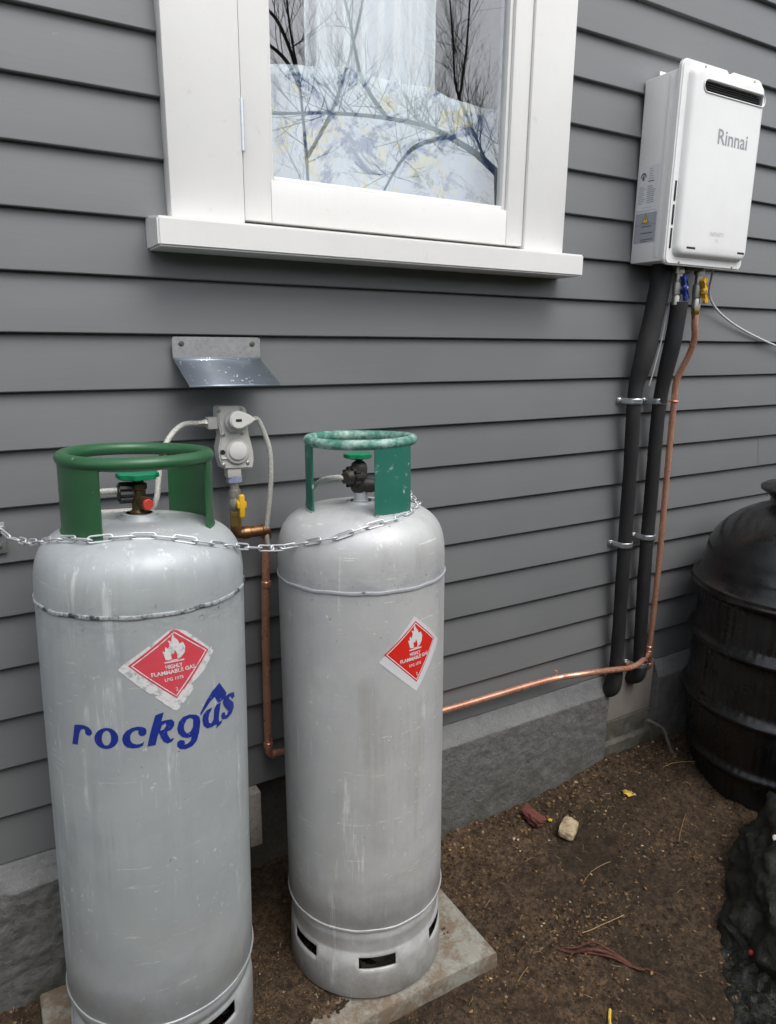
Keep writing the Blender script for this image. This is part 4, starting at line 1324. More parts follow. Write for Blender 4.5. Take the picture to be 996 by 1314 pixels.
def flat_text(body, x0, x1, z0, z1, y, m, name, bold=.0, thick=False):
    vs, fs = text_tris(body, bold)
    bm = NB()
    V = [bm.verts.new((x0 + (x1 - x0) * a, y, z0 + (z1 - z0) * b)) for a, b in vs]
    for f in fs:
        try: bm.faces.new([V[i] for i in f])
        except ValueError: pass
    for f in bm.faces:
        f.normal_update()
        if f.normal.y > 0: f.normal_flip()
    return hp(bm, name, m)
flat_text('Rinnai', 1.889, 2.0225, 2.018, 2.0575, -.1530, M['logo_grey'], 'brand_lettering', .012)
flat_text('INFINITY', 1.900, 1.965, 1.7750, 1.7865, -.1530, M['faint_grey'], 'faint_lettering')
flat_text('26', 1.925, 1.940, 1.7600, 1.7690, -.1530, M['faint_grey'], 'faint_lettering')
# side labels
def side_quad(bm, ya, yb, za, zb, x=1.7455, mi=0):
    f = bm.faces.new([bm.verts.new(q) for q in ((x, ya, za), (x, yb, za), (x, yb, zb), (x, ya, zb))]); f.material_index = mi
    f.normal_update()
    if f.normal.x > 0: f.normal_flip()
X_ = 1.7466
bm = NB()
side_quad(bm, -.010, -.080, 1.845, 1.965, X_ - .0008, 0)
xt = X_ - .0011
for k in range(14):
    a0, a1 = PI * k / 14, PI * (k + 1) / 14
    c = (-.027, 1.935)
    q = [(c[0] + r * math.cos(a), c[1] + r * 1.3 * math.sin(a)) for r, a in ((.0105, a0), (.0105, a1), (.0065, a1), (.0065, a0))]
    f = bm.faces.new([bm.verts.new((xt, y, z)) for y, z in q]); f.material_index = 1
for q in ([(-.030, 1.927), (-.024, 1.927), (-.022, 1.934), (-.027, 1.944), (-.031, 1.935)],):
    f = bm.faces.new([bm.verts.new((xt, y, z)) for y, z in q]); f.material_index = 1
random.seed(3)
for k in range(5): side_quad(bm, -.047, -.047 - random.uniform(.008, .020), 1.955 - k * .0065, 1.9572 - k * .0065, xt, 2)
side_quad(bm, -.045, -.066, 1.9215, 1.9245, xt, 1)
for k in range(9):
    side_quad(bm, -.014, -.014 - random.uniform(.014, .026), 1.9085 - k * .0055, 1.9107 - k * .0055, xt, 2)
    side_quad(bm, -.044, -.044 - random.uniform(.016, .030), 1.9085 - k * .0055, 1.9115 - k * .0055, xt, 2)
side_quad(bm, -.032, -.064, 1.852, 1.8535, xt, 2)
hp(bm, 'rating_label', [M['label_white'], M['label_ink'], M['label_faint']])
bm = NB()
side_quad(bm, -.010, -.084, 1.757, 1.838, X_ - .0008, 0)
side_quad(bm, -.010, -.084, 1.8055, 1.8062, xt, 1)
for q, mi in (([(-.034, 1.809), (-.060, 1.809), (-.047, 1.836)], 1), ([(-.0375, 1.8115), (-.0565, 1.8115), (-.047, 1.831)], 3), ([(-.0455, 1.8175), (-.0485, 1.8175), (-.0485, 1.826), (-.0455, 1.826)], 1)):
    f = bm.faces.new([bm.verts.new((xt - (.0002 if mi == 3 else (.0004 if len(q) == 4 else 0)), y, z)) for y, z in q]); f.material_index = mi
for k in range(7):
    side_quad(bm, -.013, -.013 - random.uniform(.010, .018), 1.799 - k * .006, 1.8015 - k * .006, xt, 2)
    side_quad(bm, -.034, -.034 - random.uniform(.030, .046), 1.799 - k * .006, 1.8016 - k * .006, xt, 1 if k % 3 == 0 else 2)
side_quad(bm, -.035, -.060, 1.7585, 1.7605, xt, 1)
hp(bm, 'warning_label', [M['label_grey'], M['label_ink'], M['label_faint'], M['warn_yellow']])

# connections under the heater
def iso(x, y, ztop, zbot, mh, name_m):
    v = bpy.data.objects.new('isolating_valve', None); COL.objects.link(v); v.parent = HT
    h = ztop - zbot
    bm = NB()
    disc_stack(bm, (x, y, ztop), (0, 0, -1), [(0, .013), (.012, .013), (.0125, .0155), (.026, .0155), (.0265, .011), (h * .42, .011), (h * .44, .0145), (h * .60, .0155), (h * .74, .0145), (h * .76, .0115), (h * .80, .0135), (h, .0135)], 16)
    disc_stack(bm, (x, y, ztop - h * .58), (.1, -1, 0), [(0, .008), (.022, .007)], 12)
    hp(bm, 'valve_body', M['nickel'], parent=v)
    bm = NB()
    d = Vector((.1, -1, 0)).normalized(); c = Vector((x, y, ztop - h * .58)) + d * .021
    disc_stack(bm, c, d, [(0, .011), (.006, .011), (.009, .008)], 16)
    u = Vector((1, .1, 0)).normalized()
    R3 = Matrix((u, d, Vector((0, 0, 1)))).transposed() @ Matrix.Rotation(math.radians(-30), 3, 'Y'); R3 = R3.to_4x4(); R3.translation = c
    box(bm, -.003, .011, .000, .006, .002, .034, .003, M=R3)
    box(bm, -.011, .003, .000, .006, -.034, -.002, .003, M=R3)
    disc_stack(bm, R3 @ Vector((.008, 0, .028)), d, [(0, .0092), (.0080, .009)], 14)
    disc_stack(bm, R3 @ Vector((-.008, 0, -.028)), d, [(0, .0092), (.0080, .009)], 14)
    hp(bm, 'butterfly_handle', mh, parent=v)
    bm = NB(); disc_stack(bm, c + d * .009, d, [(0, .0035), (.003, .0035)], 8)
    hp(bm, 'handle_screw', M['zinc'], parent=v)
iso(1.865, -.088, 1.700, 1.583, M['blue'], 'blue')
iso(1.957, -.088, 1.700, 1.575, M['yellow2'], 'yellow')
bm = NB(); box(bm, 1.885, 1.925, -.105, -.060, 1.683, 1.702, .002); box(bm, 1.84, 2.03, -.11, -.02, 1.694, 1.7015, .001)
hp(bm, 'connection_plate', M['nickel_dark'])

# copper riser
rs = thing('copper_riser', 'vertical copper gas pipe climbing beside the black lagged pipes to the heater', 'pipe', (1.98, -.03, .39))
RS0 = (1.98, -.03, .39)
bm = NB()
tube(bm, smooth_path([(1.982, -.031, .398), (1.984, -.031, .535), (1.984, -.031, .736), (1.980, -.031, .958), (1.975, -.032, 1.17), (1.972, -.034, 1.286), (1.9695, -.036, 1.345), (1.976, -.048, 1.392), (1.982, -.066, 1.440), (1.976, -.082, 1.487), (1.962, -.088, 1.525), (1.957, -.088, 1.578)], 6), .0100, 16)
at_(bm, RS0, 'tube', M['copper'], rs)
bm = NB(); disc_stack(bm, (1.958, -.088, 1.578), (0, 0, -1), [(0, .0125), (.003, .0135), (.018, .0135), (.022, .0105), (.034, .0105)], 6)
at_(bm, RS0, 'brass_nut', M['brass'], rs)
bm = NB(); disc_stack(bm, (1.981, -.031, .395), (0, 0, 1), [(0, .0105), (.002, .0124), (.007, .0124), (.008, .0108), (.018, .0108), (.019, .0124), (.025, .0124), (.027, .0102)], 18)
at_(bm, RS0, 'coupling', M['copper'], rs)
bm = NB()
pts = [(1.972 + .0118 * math.cos(a), -.034 - .0118 * math.sin(a), 1.287) for a in [PI * k / 10 for k in range(11)]]
tube(bm, [(1.9602, -.002, 1.287)] + [(x, y, z) for x, y, z in reversed(pts)] + [(1.9838, -.002, 1.287)], .0028, 8)
at_(bm, RS0, 'pipe_clip', M['copper'], rs)

# black lagged pipes
def lagged(label, pts, r, fat=0):
    t_ = thing('lagged_pipe', label, 'pipe', pts[-1], group='black foam lagged water pipes')
    bm = NB()
    P = smooth_path(pts, 8)
    rr = [r * (1 + .05 * noise.noise(Vector((p.z * 9, p.x * 3, r * 100)))) + fat * ss(1.31, 1.45, p.z) * (1 + .2 * noise.noise(Vector((p.z * 14, 1, 2)))) for p in P]
    tube(bm, P, r, 24, radii=rr)
    return t_, bm, pts[-1]
t1, bm, o0 = lagged('left black foam lagged water pipe slanting up behind the heater', [(1.832, -.052, 1.71), (1.826, -.052, 1.62), (1.809, -.051, 1.52), (1.792, -.048, 1.42), (1.783, -.038, 1.35), (1.7785, -.038, 1.28), (1.784, -.038, 1.18), (1.790, -.038, 1.03), (1.795, -.038, .82), (1.803, -.038, .60), (1.808, -.038, .43), (1.806, -.038, .36)], .0220, .0085)
at_(bm, o0, 'lagging', M['foam'], t1)
bm = NB(); tube(bm, smooth_path([(1.804, -.038, .372), (1.802, -.040, .335), (1.801, -.034, .305), (1.800, -.012, .290), (1.800, .03, .286)], 6), .0280, 24)
at_(bm, o0, 'elbow_lagging', M['foam'], t1)
bm = NB(); tube(bm, smooth_path([(1.872, -.062, 1.60), (1.860, -.062, 1.56), (1.850, -.060, 1.48), (1.838, -.054, 1.40), (1.832, -.044, 1.34)], 6), .0020, 8)
at_(bm, o0, 'sensor_wire', M['cable'], t1)
t2, bm, o0 = lagged('right black foam lagged water pipe under the blue handled valve', [(1.879, -.088, 1.592), (1.879, -.087, 1.56), (1.880, -.078, 1.47), (1.888, -.056, 1.375), (1.893, -.042, 1.29), (1.896, -.038, 1.175), (1.901, -.038, .967), (1.903, -.038, .80), (1.910, -.038, .636), (1.924, -.038, .40), (1.926, -.038, .36)], .0218, .0035)
at_(bm, o0, 'lagging', M['foam'], t2)
bm = NB(); tube(bm, smooth_path([(1.926, -.038, .365), (1.927, -.040, .345), (1.927, -.034, .322), (1.927, -.012, .308), (1.927, .03, .304)], 6), .0262, 24)
at_(bm, o0, 'elbow_lagging', M['foam'], t2)

# saddle straps
def strap(x, z, r, label, y=-.053):
    t_ = thing('pipe_strap', label, 'strap', (x, -.003, z), group='bright zinc saddle straps on the lagged pipes')
    R_ = r + .0015
    w = .009
    prof = []
    for k in range(19):
        a = PI * k / 18
        prof.append((R_ * math.cos(a), -.041 - R_ * .93 * math.sin(a)))
    prof = [(R_ + .013, -.004), (R_ + .001, -.006), (R_, -.02)] + prof + [(-R_, -.02), (-R_ - .001, -.006), (-R_ - .013, -.004)]
    bm = NB()
    rows = [[bm.verts.new((px_, py + .003, s_ * w)) for px_, py in prof] for s_ in (-1, -.35, .35, 1)]
    for j, rw in enumerate(rows):
        if j in (1, 2):
            for v in rw: v.co.y += .0012
    for A, B in zip(rows, rows[1:]):
        for i in range(len(prof) - 1): bm.faces.new((A[i], A[i + 1], B[i + 1], B[i]))
    o = finish(bm, 'band', M['zinc'], t_, ang=60)
    so = o.modifiers.new('steel', 'SOLIDIFY'); so.thickness = .0016; so.offset = 0
    for s_ in (-1, 1):
        bm = NB(); disc_stack(bm, (s_ * (R_ + .008), -.003, 0), (0, -1, 0), [(0, .0045), (.002, .0045), (.004, .003)], 12)
        finish(bm, 'screw', M['nickel'], t_)
strap(1.7785, 1.294, .0222, 'upper zinc strap on the left lagged pipe')
strap(1.893, 1.290, .0220, 'upper zinc strap on the right lagged pipe')
strap(1.7945, .826, .0222, 'middle zinc strap on the left lagged pipe')
strap(1.903, .838, .0220, 'middle zinc strap on the right lagged pipe')
strap(1.805, .362, .0245, 'lowest zinc strap at the elbow of the left lagged pipe')
strap(1.926, .368, .0240, 'lowest zinc strap at the elbow of the right lagged pipe')

bm = NB()
tube(bm, smooth_path([(2.045, -.07, 1.70), (2.062, -.055, 1.672), (2.085, -.035, 1.640), (2.115, -.022, 1.612), (2.16, -.014, 1.584), (2.22, -.010, 1.556), (2.30, -.008, 1.527), (2.40, -.008, 1.498), (2.55, -.008, 1.462), (2.9, -.008, 1.39)], 8), .0036, 10)
tag(finish(bm, 'power_cable', M['cable']), 'thin white power cable curving from under the heater to the right', 'cable')

# ================================================================== COMPOST BIN
BC = (2.32, -.33, -.03)
cb = thing('compost_bin', 'black ribbed plastic compost bin with domed lid at the right edge', 'compost bin', BC)
def ribs(r, z, a):
    zz = z - .03
    f = 1.0
    for zr in (.68, .50, .287, .07): f *= 1 - math.exp(-((zz - zr) / .022) ** 2)
    if z > .72 or r < .2: f = 0
    return r - .0014 * f * (.5 + .5 * math.cos(a * 72)) + .0015 * noise.noise(Vector((math.sin(a) * 3, math.cos(a) * 3, z * 8)))
prof = []
def rad(z):
    # z above ground datum
    base = .268 + (.305 - .268) * ss(0, .25, z) if z < .25 else .305 - .004 * ss(.45, .64, z)
    for zr, w, h in ((.68, .018, .032), (.50, .016, .020), (.287, .015, .019), (.085, .016, .016)):
        base += h * math.exp(-((z - zr) / w) ** 2)
    return base
z = -.03
while z < .705:
    prof.append((rad(z), z + .03)); z += .007
bm = NB(); lathe(bm, prof, 504, ribs)
finish(bm, 'drum', M['bin'], cb, ang=60)
bm = NB()
lid = [(.322, .725), (.328, .715), (.328, .728), (.308, .742), (.300, .775), (.300, .790), (.294, .80)]
for i in range(1, 15):
    t_ = PI / 2 * i / 14
    rr = .294 * math.cos(t_); zz_ = .80 + .205 * math.sin(t_)
    if rr < .125: break
    lid.append((rr, zz_))
zt = lid[-1][1]
lid += [(.120, zt + .004), (.118, zt + .018), (.122, zt + .03), (.150, zt + .050), (.152, zt + .060), (.140, zt + .068), (.05, zt + .078), (.001, zt + .08)]
lathe(bm, lid, 96, lambda r, z, a: r + .0035 * noise.noise(Vector((math.sin(a) * 2.5, math.cos(a) * 2.5, z * 6))) * (1 if r > .16 else 0))
finish(bm, 'lid', M['bin'], cb, ang=45)
# ================================================================== GROUND DEBRIS
random.seed(21)
def onfree(x, y):
    if -.03 < x < .97 and y > -.47: return False
    if (x - 2.32) ** 2 + (y + .33) ** 2 < .26 ** 2: return False
    return y < -.035
def scatter(n, xr, yr, pred=None):
    out = []
    while len(out) < n:
        x = random.uniform(*xr); y = random.uniform(*yr)
        if pred and not pred(x, y): continue
        out.append((x, y))
    return out
def build_tris(name, V, F, m, label, cat):
    me = bpy.data.meshes.new(name); me.from_pydata(V, [], F)
    o = link(name, me, m); tag(o, label, cat, kind='stuff'); return o
V, F = [], []
def clod(x, y, z, s):
    b = len(V)
    R3 = Euler((random.uniform(0, 6), random.uniform(0, 6), random.uniform(0, 6))).to_matrix()
    for d in ((1, 0, 0), (-1, 0, 0), (0, 1, 0), (0, -1, 0), (0, 0, 1), (0, 0, -1)):
        q = R3 @ (Vector(d) * s * random.uniform(.6, 1.2)); V.append((x + q.x, y + q.y, z + q.z * .7))
    for t3 in ((0, 2, 4), (2, 1, 4), (1, 3, 4), (3, 0, 4), (2, 0, 5), (1, 2, 5), (3, 1, 5), (0, 3, 5)): F.append(tuple(b + i for i in t3))
for x, y in scatter(34000, (-.5, 2.6), (-1.15, -.03), onfree):
    dens = noise.noise(Vector((x * 5, y * 5, 9))) + .9 * math.exp(-((y + .06) / .08) ** 2)
    if dens < random.uniform(-.5, .45): continue
    s = random.choice((.0014, .0018, .0026, .0040, .0065 if random.random() < .5 else .002)) * (1.35 if y > -.14 and random.random() < .4 else 1)
    clod(x, y, gz(x, y) + s * .3, s)
for x, y in scatter(9000, (0.0, .95), (-.45, -.04)):
    if slab_soil(x, y) < random.uniform(.2, .8): continue
    s = random.choice((.0010, .0014, .002, .003)); clod(x, y, max(0, -.0045 + .0085 * slab_soil(x, y)) + s * .4, s)
build_tris('soil_crumbs', V, F, M['clod'], 'loose brown soil crumbs scattered over ground and slab', 'soil')
V, F = [], []
def fibre(x, y, z, L, w, dirn, curl):
    n = 5; px_, py = x, y; a = dirn; b = len(V)
    for i in range(n + 1):
        zz_ = z + .003 + .006 * math.sin(PI * i / n) * random.uniform(.3, 1)
        V.append((px_ - math.sin(a) * w, py + math.cos(a) * w, zz_)); V.append((px_ + math.sin(a) * w, py - math.cos(a) * w, zz_)); V.append((px_, py, zz_ + w * 1.6))
        px_ += math.cos(a) * L / n; py += math.sin(a) * L / n; a += curl * random.uniform(.3, 1.4)
    for i in range(n):
        q = b + 3 * i
        F.extend([(q, q + 1, q + 4, q + 3), (q + 1, q + 2, q + 5, q + 4), (q + 2, q, q + 3, q + 5)])
for x, y in scatter(1500, (-.4, 2.5), (-1.1, -.04), onfree):
    d = noise.noise(Vector((x * 4, y * 4, 20)))
    w1 = 1.1 * math.exp(-(((x - 1.08) / .12) ** 2 + ((y + .2) / .12) ** 2)) + .4 * math.exp(-((y + .07) / .06) ** 2)
    if d + w1 < random.uniform(-.3, .6): continue
    fibre(x, y, gz(x, y), random.uniform(.008, .034), random.uniform(.0003, .0007), random.uniform(0, 6.28), random.uniform(-.5, .5))
for k in range(9):
    x, y = random.uniform(1.0, 2.1), random.uniform(-.75, -.06)
    if onfree(x, y): fibre(x, y, gz(x, y), random.uniform(.07, .16), .0010, random.uniform(-.6, .6) + (3.1 if random.random() < .5 else 0), random.uniform(-.35, .35))
build_tris('root_fibres', V, F, M['straw'], 'dry pale root fibres and straw lying on the soil', 'straw')
V, F = [], []
for x, y in scatter(330, (-.3, 2.4), (-1.05, -.04), onfree):
    s = random.uniform(.0015, .0055) * (1.5 if random.random() < .08 else 1); a = random.uniform(0, 6.28); z = gz(x, y) + .004; b = len(V)
    pts = [(1, 0), (.3, .6), (-.8, .4), (-.9, -.3), (.1, -.7)]
    for u, v in pts: V.append((x + (u * math.cos(a) - v * math.sin(a)) * s, y + (u * math.sin(a) + v * math.cos(a)) * s, z + random.uniform(0, s * .7)))
    V.append((x, y, z + s * .5 + .001))
    for i in range(5): F.append((b + i, b + (i + 1) % 5, b + 5))
build_tris('leaf_litter', V, F, M['leaf_bits'], 'small dead leaf flakes scattered on the soil', 'leaf litter')

def lump(bm, cx, cy, cz, sx, sy, sz, rot, seed, sub=3, blocky=.5, amp=.12):
    r = bmesh.ops.create_icosphere(bm, subdivisions=sub, radius=1)
    R3 = Euler(rot).to_matrix()
    for v in r['verts']:
        q = v.co.copy(); m_ = max(abs(q.x), abs(q.y), abs(q.z))
        q = q.lerp(q / m_, blocky) * (1 + amp * noise.noise(q * 2.1 + Vector((seed, 0, 0))) + amp * .5 * noise.noise(q * 6 + Vector((seed, 2, 0))))
        v.co = Vector((cx, cy, cz)) + R3 @ Vector((q.x * sx, q.y * sy, q.z * sz))
    return bm
bm = NB(); lump(bm, 1.400, -.108, -.012, .023, .036, .0125, (.26, .18, .30), 1, 4, .9, .22)
tag(finish(bm, 'brick_fragment', M['brick'], ang=30), 'broken piece of red brick on the soil near the footing', 'brick')
bm = NB(); lump(bm, 1.462, -.205, -.015, .040, .026, .015, (.1, -.1, .55), 2, 3, .6, .12)
tag(finish(bm, 'stone', M['stone'], ang=30), 'pale tan stone lying next to the brick piece', 'stone')
def leaf(name, x, y, s, rot, label, m, group=None):
    bm = NB(); z = gz(x, y) + .006
    pts = [(0, 1), (.45, .6), (.9, .5), (.6, 0), (.85, -.5), (.3, -.5), (0, -1), (-.4, -.5), (-.9, -.4), (-.55, .1), (-.8, .6), (-.35, .55)]
    c = bm.verts.new((x, y, z + .004)); R_ = [bm.verts.new((x + s * (u * math.cos(rot) - v * math.sin(rot)), y + s * (u * math.sin(rot) + v * math.cos(rot)), z + random.uniform(0, s * .4))) for u, v in pts]
    for i in range(12): bm.faces.new((c, R_[i], R_[(i + 1) % 12]))
    o = finish(bm, name, m); so = o.modifiers.new('t', 'SOLIDIFY'); so.thickness = .0006
    tag(o, label, 'leaf', group); return o
leaf('fallen_leaf', 1.760, -.178, .021, .4, 'bright yellow fallen leaf on the soil near the footing', M['yellow_leaf'])
leaf('fallen_leaf', 1.452, -.132, .010, 1.2, 'tiny orange leaf scrap between the brick piece and the stone', M['yellow_leaf'])
bm = NB(); tube(bm, smooth_path([(1.075, -.735, gz(1.075, -.735) + .004), (1.088, -.720, gz(1.09, -.72) + .007), (1.104, -.706, gz(1.1, -.706) + .005)], 4), .0035, 8)
tag(finish(bm, 'yellow_twig', M['yellow_leaf']), 'short straw yellow twig on the soil at the bottom of the picture', 'twig')
# red peeled root
rr_ = thing('red_root', 'long reddish root lying across the bare soil', 'root', (1.21, -.6, -.02))
def rpth(pts, r, name):
    bm = NB(); P = smooth_path([(x, y, gz(x, y) + h) for x, y, h in pts], 7)
    n = len(P)
    tube(bm, P, r, 9, radii=[r * (.35 + .75 * math.sin(PI * min(1, (i + 1) / n * 1.0)) ** .5) * (1 + .35 * noise.noise(p * 60)) for i, p in enumerate(P)])
    for v in bm.verts: v.co -= Vector((1.21, -.6, -.02))
    finish(bm, name, M['red_root'], rr_)
rpth([(1.120, -.520, .006), (1.144, -.546, .008), (1.170, -.570, .009), (1.196, -.590, .010), (1.222, -.622, .008), (1.248, -.655, .006), (1.262, -.672, .004)], .0042, 'stem')
rpth([(1.136, -.530, .008), (1.160, -.546, .010), (1.184, -.556, .015), (1.200, -.572, .018), (1.214, -.598, .013), (1.232, -.626, .009), (1.246, -.648, .007)], .0028, 'stem')
rpth([(1.160, -.566, .007), (1.186, -.590, .007), (1.212, -.618, .008), (1.240, -.652, .005)], .0028, 'stem')
rpth([(1.250, -.656, .006), (1.268, -.672, .004), (1.277, -.690, .004), (1.285, -.712, .003)], .0014, 'fine_tail')
# sticks against the pillar
bm = NB(); tube(bm, smooth_path([(1.985, -.050, .135), (2.02, -.062, .115), (2.050, -.075, .09), (2.062, -.090, .05), (2.075, -.115, .0), (2.13, -.17, -.012)], 5), .0065, 8, jitter=.12)
tag(finish(bm, 'stick', simple_noise_mat('stick_bark', (.10, .085, .07), (.17, .15, .12), 40)), 'thin bent grey stick leaning in the corner below the copper pipe', 'stick')

# mossy bank at the lower right
E0, E1 = Vector((1.96, -.44)), Vector((1.16, -.93))
ed = (E1 - E0).normalized(); en = Vector((-ed.y, ed.x))
if en.x < 0: en = -en
def bank_edge(x, y):
    d = Vector((x, y)) - E0; u = d.dot(ed)
    return d.dot(en) - (.060 * noise.noise(Vector((u * 5, 0, 3))) + .030 * noise.noise(Vector((u * 17, 0, 3))) + .012 * noise.noise(Vector((u * 50, y * 9, 3))))
def bank_h(x, y):
    v = bank_edge(x, y)
    u = (Vector((x, y)) - E0).dot(ed)
    base = gz(x, y) - .012
    hh = .035 * ss(-.005, .12, v) + .020 * noise.noise(Vector((x * 9, y * 9, 5))) * ss(0, .06, v) + (.016 * noise.noise(Vector((x * 26, y * 26, 5))) + .010 * noise.noise(Vector((x * 70, y * 70, 5)))) * ss(-.01, .03, v)
    return base + hh * (1 - ss(.55, .75, v)) * ss(-.08, .03, u) + .014 * ss(-.01, .01, v) * ss(-.08, .0, u)
bm = NB()
nx2, ny2 = 200, 130
rows = []
for j in range(ny2 + 1):
    row = []
    for i in range(nx2 + 1):
        q = E0 + ed * (i / nx2 * 1.25 - .1) + en * (j / ny2 * .85 - .10)
        row.append(bm.verts.new((q.x, q.y, bank_h(q.x, q.y))))
    rows.append(row)
for A, B in zip(rows, rows[1:]):
    for i in range(nx2): bm.faces.new((A[i], A[i + 1], B[i + 1], B[i]))
bmesh.ops.recalc_face_normals(bm, faces=bm.faces[:])
if sum(f.normal.z for f in bm.faces) < 0: bmesh.ops.reverse_faces(bm, faces=bm.faces[:])
tag(finish(bm, 'mossy_bank', M['moss']), 'dark wet mossy bank at the lower right corner', 'bank', kind='structure')
V, F = [], []
for k in range(9000):
    q = E0 + ed * random.uniform(0, 1.1) + en * random.uniform(-.05, .6)
    v = bank_edge(q.x, q.y)
    if v < .012 + random.uniform(0, .02): continue
    z = bank_h(q.x, q.y) + random.uniform(.001, .006)
    s = random.uniform(.002, .006); b0 = len(V)
    R3 = Euler((random.uniform(-.9, .9), random.uniform(-.9, .9), random.uniform(0, 6))).to_matrix()
    for a_, c_ in ((-1, 0), (-.2, -.4), (1, 0), (-.2, .4)): V.append(tuple(Vector((q.x, q.y, z)) + R3 @ Vector((a_ * s, c_ * s, 0))))
    F.append((b0, b0 + 1, b0 + 2)); F.append((b0, b0 + 2, b0 + 3))
build_tris('moss_tufts', V, F, M['moss_leaf'], 'tiny dark leaves and moss covering the wet bank', 'moss')
bank_z = bank_h
def rock_surf(q):
    n = q.normalized()
    return 1 + .16 * noise.noise(n * 1.7 + Vector((3, 1, 0))) + .09 * noise.noise(n * 4.5 + Vector((3, 9, 0))) + .050 * noise.noise(n * 11) + .030 * noise.noise(n * 30)
RC, RR_, RU = Vector((1.86, -.87, -.04)), (.41, .305, .205), ed
Rm = Matrix(((ed.x, en.x, 0), (ed.y, en.y, 0), (0, 0, 1)))
bm = NB(); bmesh.ops.create_icosphere(bm, subdivisions=6, radius=1)
for v in bm.verts:
    n_ = v.co.normalized(); m_ = max(abs(n_.x), abs(n_.y), abs(n_.z))
    q = n_.lerp(n_ / m_, .30) * rock_surf(n_)
    v.co = RC + Rm @ Vector((q.x * RR_[0], q.y * RR_[1], q.z * RR_[2]))
rock = finish(bm, 'mossy_rock', M['moss'], ang=70)
tag(rock, 'large dark wet mossy rock at the lower right corner', 'rock')
def rock_pt(x, y):
    hit_, loc, nn, idx = rock.ray_cast(Vector((x, y, 2)), Vector((0, 0, -1)))
    return loc.z if hit_ else bank_h(x, y)
bpy.context.view_layer.update()
for x, y, s, lab in ((1.80, -.650, .010, 'cream shell scrap on top of the mossy rock, left of its pair'), (1.855, -.655, .012, 'cream shell scrap on top of the mossy rock, right of its pair')):
    bm = NB(); lump(bm, x, y, rock_pt(x, y) + .003, s, s * .8, s * .4, (.3, .2, x * 9), x, 2, .3, .3)
    tag(finish(bm, 'shell_scrap', M['white_bit'], ang=40), lab, 'shell scrap', 'cream scraps on the mossy rock')
bm = NB(); bmesh.ops.create_icosphere(bm, subdivisions=2, radius=.0075)
for v in bm.verts: v.co += Vector((1.50, -.79, rock_pt(1.50, -.79) + .004))
tag(finish(bm, 'red_berry', M['red_bit']), 'small red berry lying on the dark rock at the lower right', 'berry')
bm = NB(); tube(bm, smooth_path([(x, y, rock_pt(x, y) + .004) for x, y in ((1.82, -.70), (1.78, -.715), (1.73, -.735))], 5), .0022, 7, jitter=.2)
tag(finish(bm, 'pale_twig', M['straw']), 'thin pale twig lying on the dark mossy rock', 'twig')

# ================================================================== GARDEN BEHIND THE VIEWER (trees reflected in the glass, unseen leaf screen added for shade)
random.seed(5)
def tree(label, base, limbs, trunk_r, seed):
    random.seed(seed)
    t_ = thing('bare_tree', label, 'tree', base, group='bare winter trees reflected in the window')
    bm = NB()
    o = Vector(base)
    def grow(p, d, r, L, depth):
        n = 4; pts = [p]; q = p; dd = d.copy(); rad = [r]
        for i in range(n):
            dd = (dd + Vector((random.uniform(-1, 1), random.uniform(-1, 1), random.uniform(-.5, .9))) * .17).normalized()
            q = q + dd * L / n; pts.append(q); rad.append(r * (1 - .6 * (i + 1) / n))
        tube(bm2, pts, r, 4 if r > .012 else 3, radii=rad, cap=False)
        if depth <= 0: return
        k = random.choice((3, 3, 4))
        for j in range(k):
            i = random.randint(1, n)
            a = Vector((random.uniform(-1, 1), random.uniform(-.6, .6), random.uniform(-.15, 1))).normalized()
            nd = (dd * .9 + a * .8).normalized()
            grow(pts[i], nd, rad[i] * random.uniform(.55, .8), L * random.uniform(.55, .85), depth - 1)
    bm2 = bmesh.new()
    for pts, r0, r1, nb, L in limbs:
        P = smooth_path([Vector(p) - o for p in pts], 6)
        rad = [r0 + (r1 - r0) * i / (len(P) - 1) for i in range(len(P))]
        tube(bm, P, r0, 8, radii=rad)
        for j in range(nb):
            i = random.randint(len(P) // 8, len(P) - 1)
            ax = (P[min(i + 1, len(P) - 1)] - P[max(i - 1, 0)]).normalized()
            up = Vector((random.uniform(-.7, .7), random.uniform(-.7, .7), random.uniform(-.3, 1.2))).normalized()
            grow(P[i], (ax * .5 + up).normalized(), min(rad[i] * .36, .008), L * random.uniform(.7, 1.4), 3)
    finish(bm, 'trunk', M['bark'], t_, ang=60)
    finish(bm2, 'crown', M['bark'], t_, ang=60)
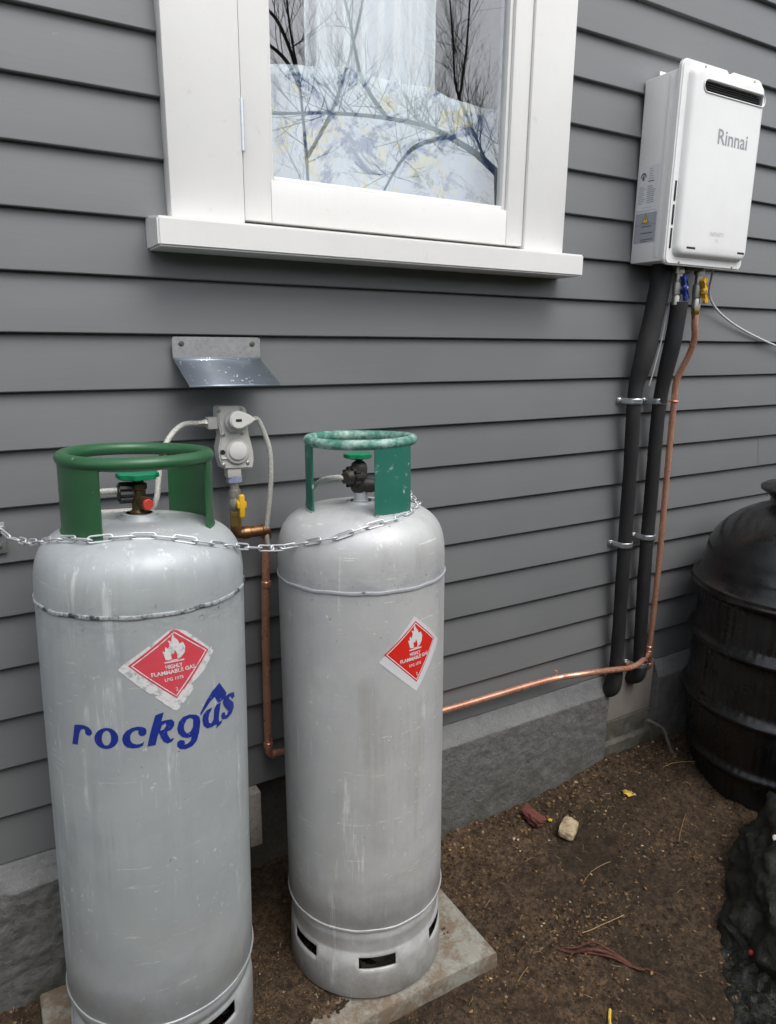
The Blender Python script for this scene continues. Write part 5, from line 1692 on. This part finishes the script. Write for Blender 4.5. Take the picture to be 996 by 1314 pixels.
tree('mossy bare tree with a long level limb standing in the garden, seen in the window', (8.2, -8.3, 0),
     [([(8.2, -8.3, -.1), (8.15, -8.3, 1.5), (7.95, -8.2, 2.8), (7.75, -8.1, 3.6), (7.6, -8.0, 4.1)], .22, .11, 2, .9),
      ([(7.65, -8.0, 4.0), (7.2, -8.0, 4.25), (6.93, -8.0, 4.36), (6.45, -8.0, 4.50), (6.08, -8.0, 4.56), (5.29, -8.0, 4.55), (4.45, -8.0, 4.47), (3.67, -8.0, 4.35), (3.0, -8, 4.4)], .060, .009, 60, .7),
      ([(7.3, -8.0, 4.2), (6.9, -8.0, 4.8), (6.68, -8.0, 5.17), (6.6, -8, 5.8), (6.5, -8.0, 6.5), (6.4, -8, 7.4)], .024, .008, 26, .8),
      ([(6.75, -8, 5.0), (6.85, -8.0, 5.7), (6.9, -8.0, 6.5), (7.0, -8, 7.4)], .020, .007, 24, .8),
      ([(6.6, -8, 4.48), (6.08, -8, 4.3), (5.81, -8.0, 4.1), (5.56, -8.0, 3.76), (5.3, -8, 3.3)], .038, .014, 10, .6),
      ([(7.6, -8, 4.1), (8.1, -8, 4.9), (8.5, -8, 6.0), (8.7, -8, 7.4)], .045, .015, 14, .9),
      ([(5.5, -8, 4.56), (5.1, -8, 5.0), (4.9, -8, 5.7), (4.6, -8, 6.6)], .035, .012, 10, .7)], .2, 5)
tree('slender bare tree with dark arching twigs beside the level limb, seen in the window', (4.6, -8.6, 0),
     [([(4.6, -8.6, -.1), (4.55, -8.6, 2.0), (4.44, -8.4, 3.69), (4.34, -8.4, 4.87), (4.19, -8.4, 5.75), (4.1, -8.4, 7.2)], .036, .010, 24, .75),
      ([(4.44, -8.4, 4.0), (4.9, -8.4, 4.8), (5.29, -8.4, 5.98), (5.5, -8.4, 7.2)], .03, .012, 12, .7),
      ([(4.35, -8.4, 4.87), (4.1, -8.4, 5.2), (3.7, -8.4, 5.34), (3.2, -8.4, 5.2)], .032, .012, 10, .6),
      ([(4.34, -8.4, 5.0), (4.0, -8.4, 5.65), (3.5, -8.4, 5.75), (3.0, -8.4, 5.6)], .028, .010, 10, .6)], .1, 9)
# unseen hedge, added behind the viewer to darken the lower wall
random.seed(11)
V, F = [], []
for k in range(17000):
    x = random.uniform(-5, 9); y = -2.95 + random.gauss(0, .16); z = random.uniform(-.05, 2.28 + .12 * noise.noise(Vector((x * 1.3, 0, 0))))
    s = random.uniform(.03, .06); b = len(V)
    R3 = Euler((random.uniform(0, 6), random.uniform(0, 6), random.uniform(0, 6))).to_matrix()
    for u, v in ((-1, 0), (0, -.5), (1, 0), (0, .5)): V.append(tuple(Vector((x, y, z)) + R3 @ Vector((u * s, v * s, 0))))
    F.append((b, b + 1, b + 2, b + 3))
hd_ = thing('shade_hedge', 'unseen screen of dark green leaves added behind the viewer to shade the wall', 'shade_hedge', (2, -2.95, 0))
me = bpy.data.meshes.new('shade_foliage'); me.from_pydata([(a - 2, b + 2.95, c) for a, b, c in V], [], F); fo = link('shade_foliage', me, M['shade_hedge'], hd_)
bm = NB(); box(bm, -6.9, 6.9, -.12, .12, 0, 2.15); core = finish(bm, 'shade_core', M['shade_hedge'], hd_)
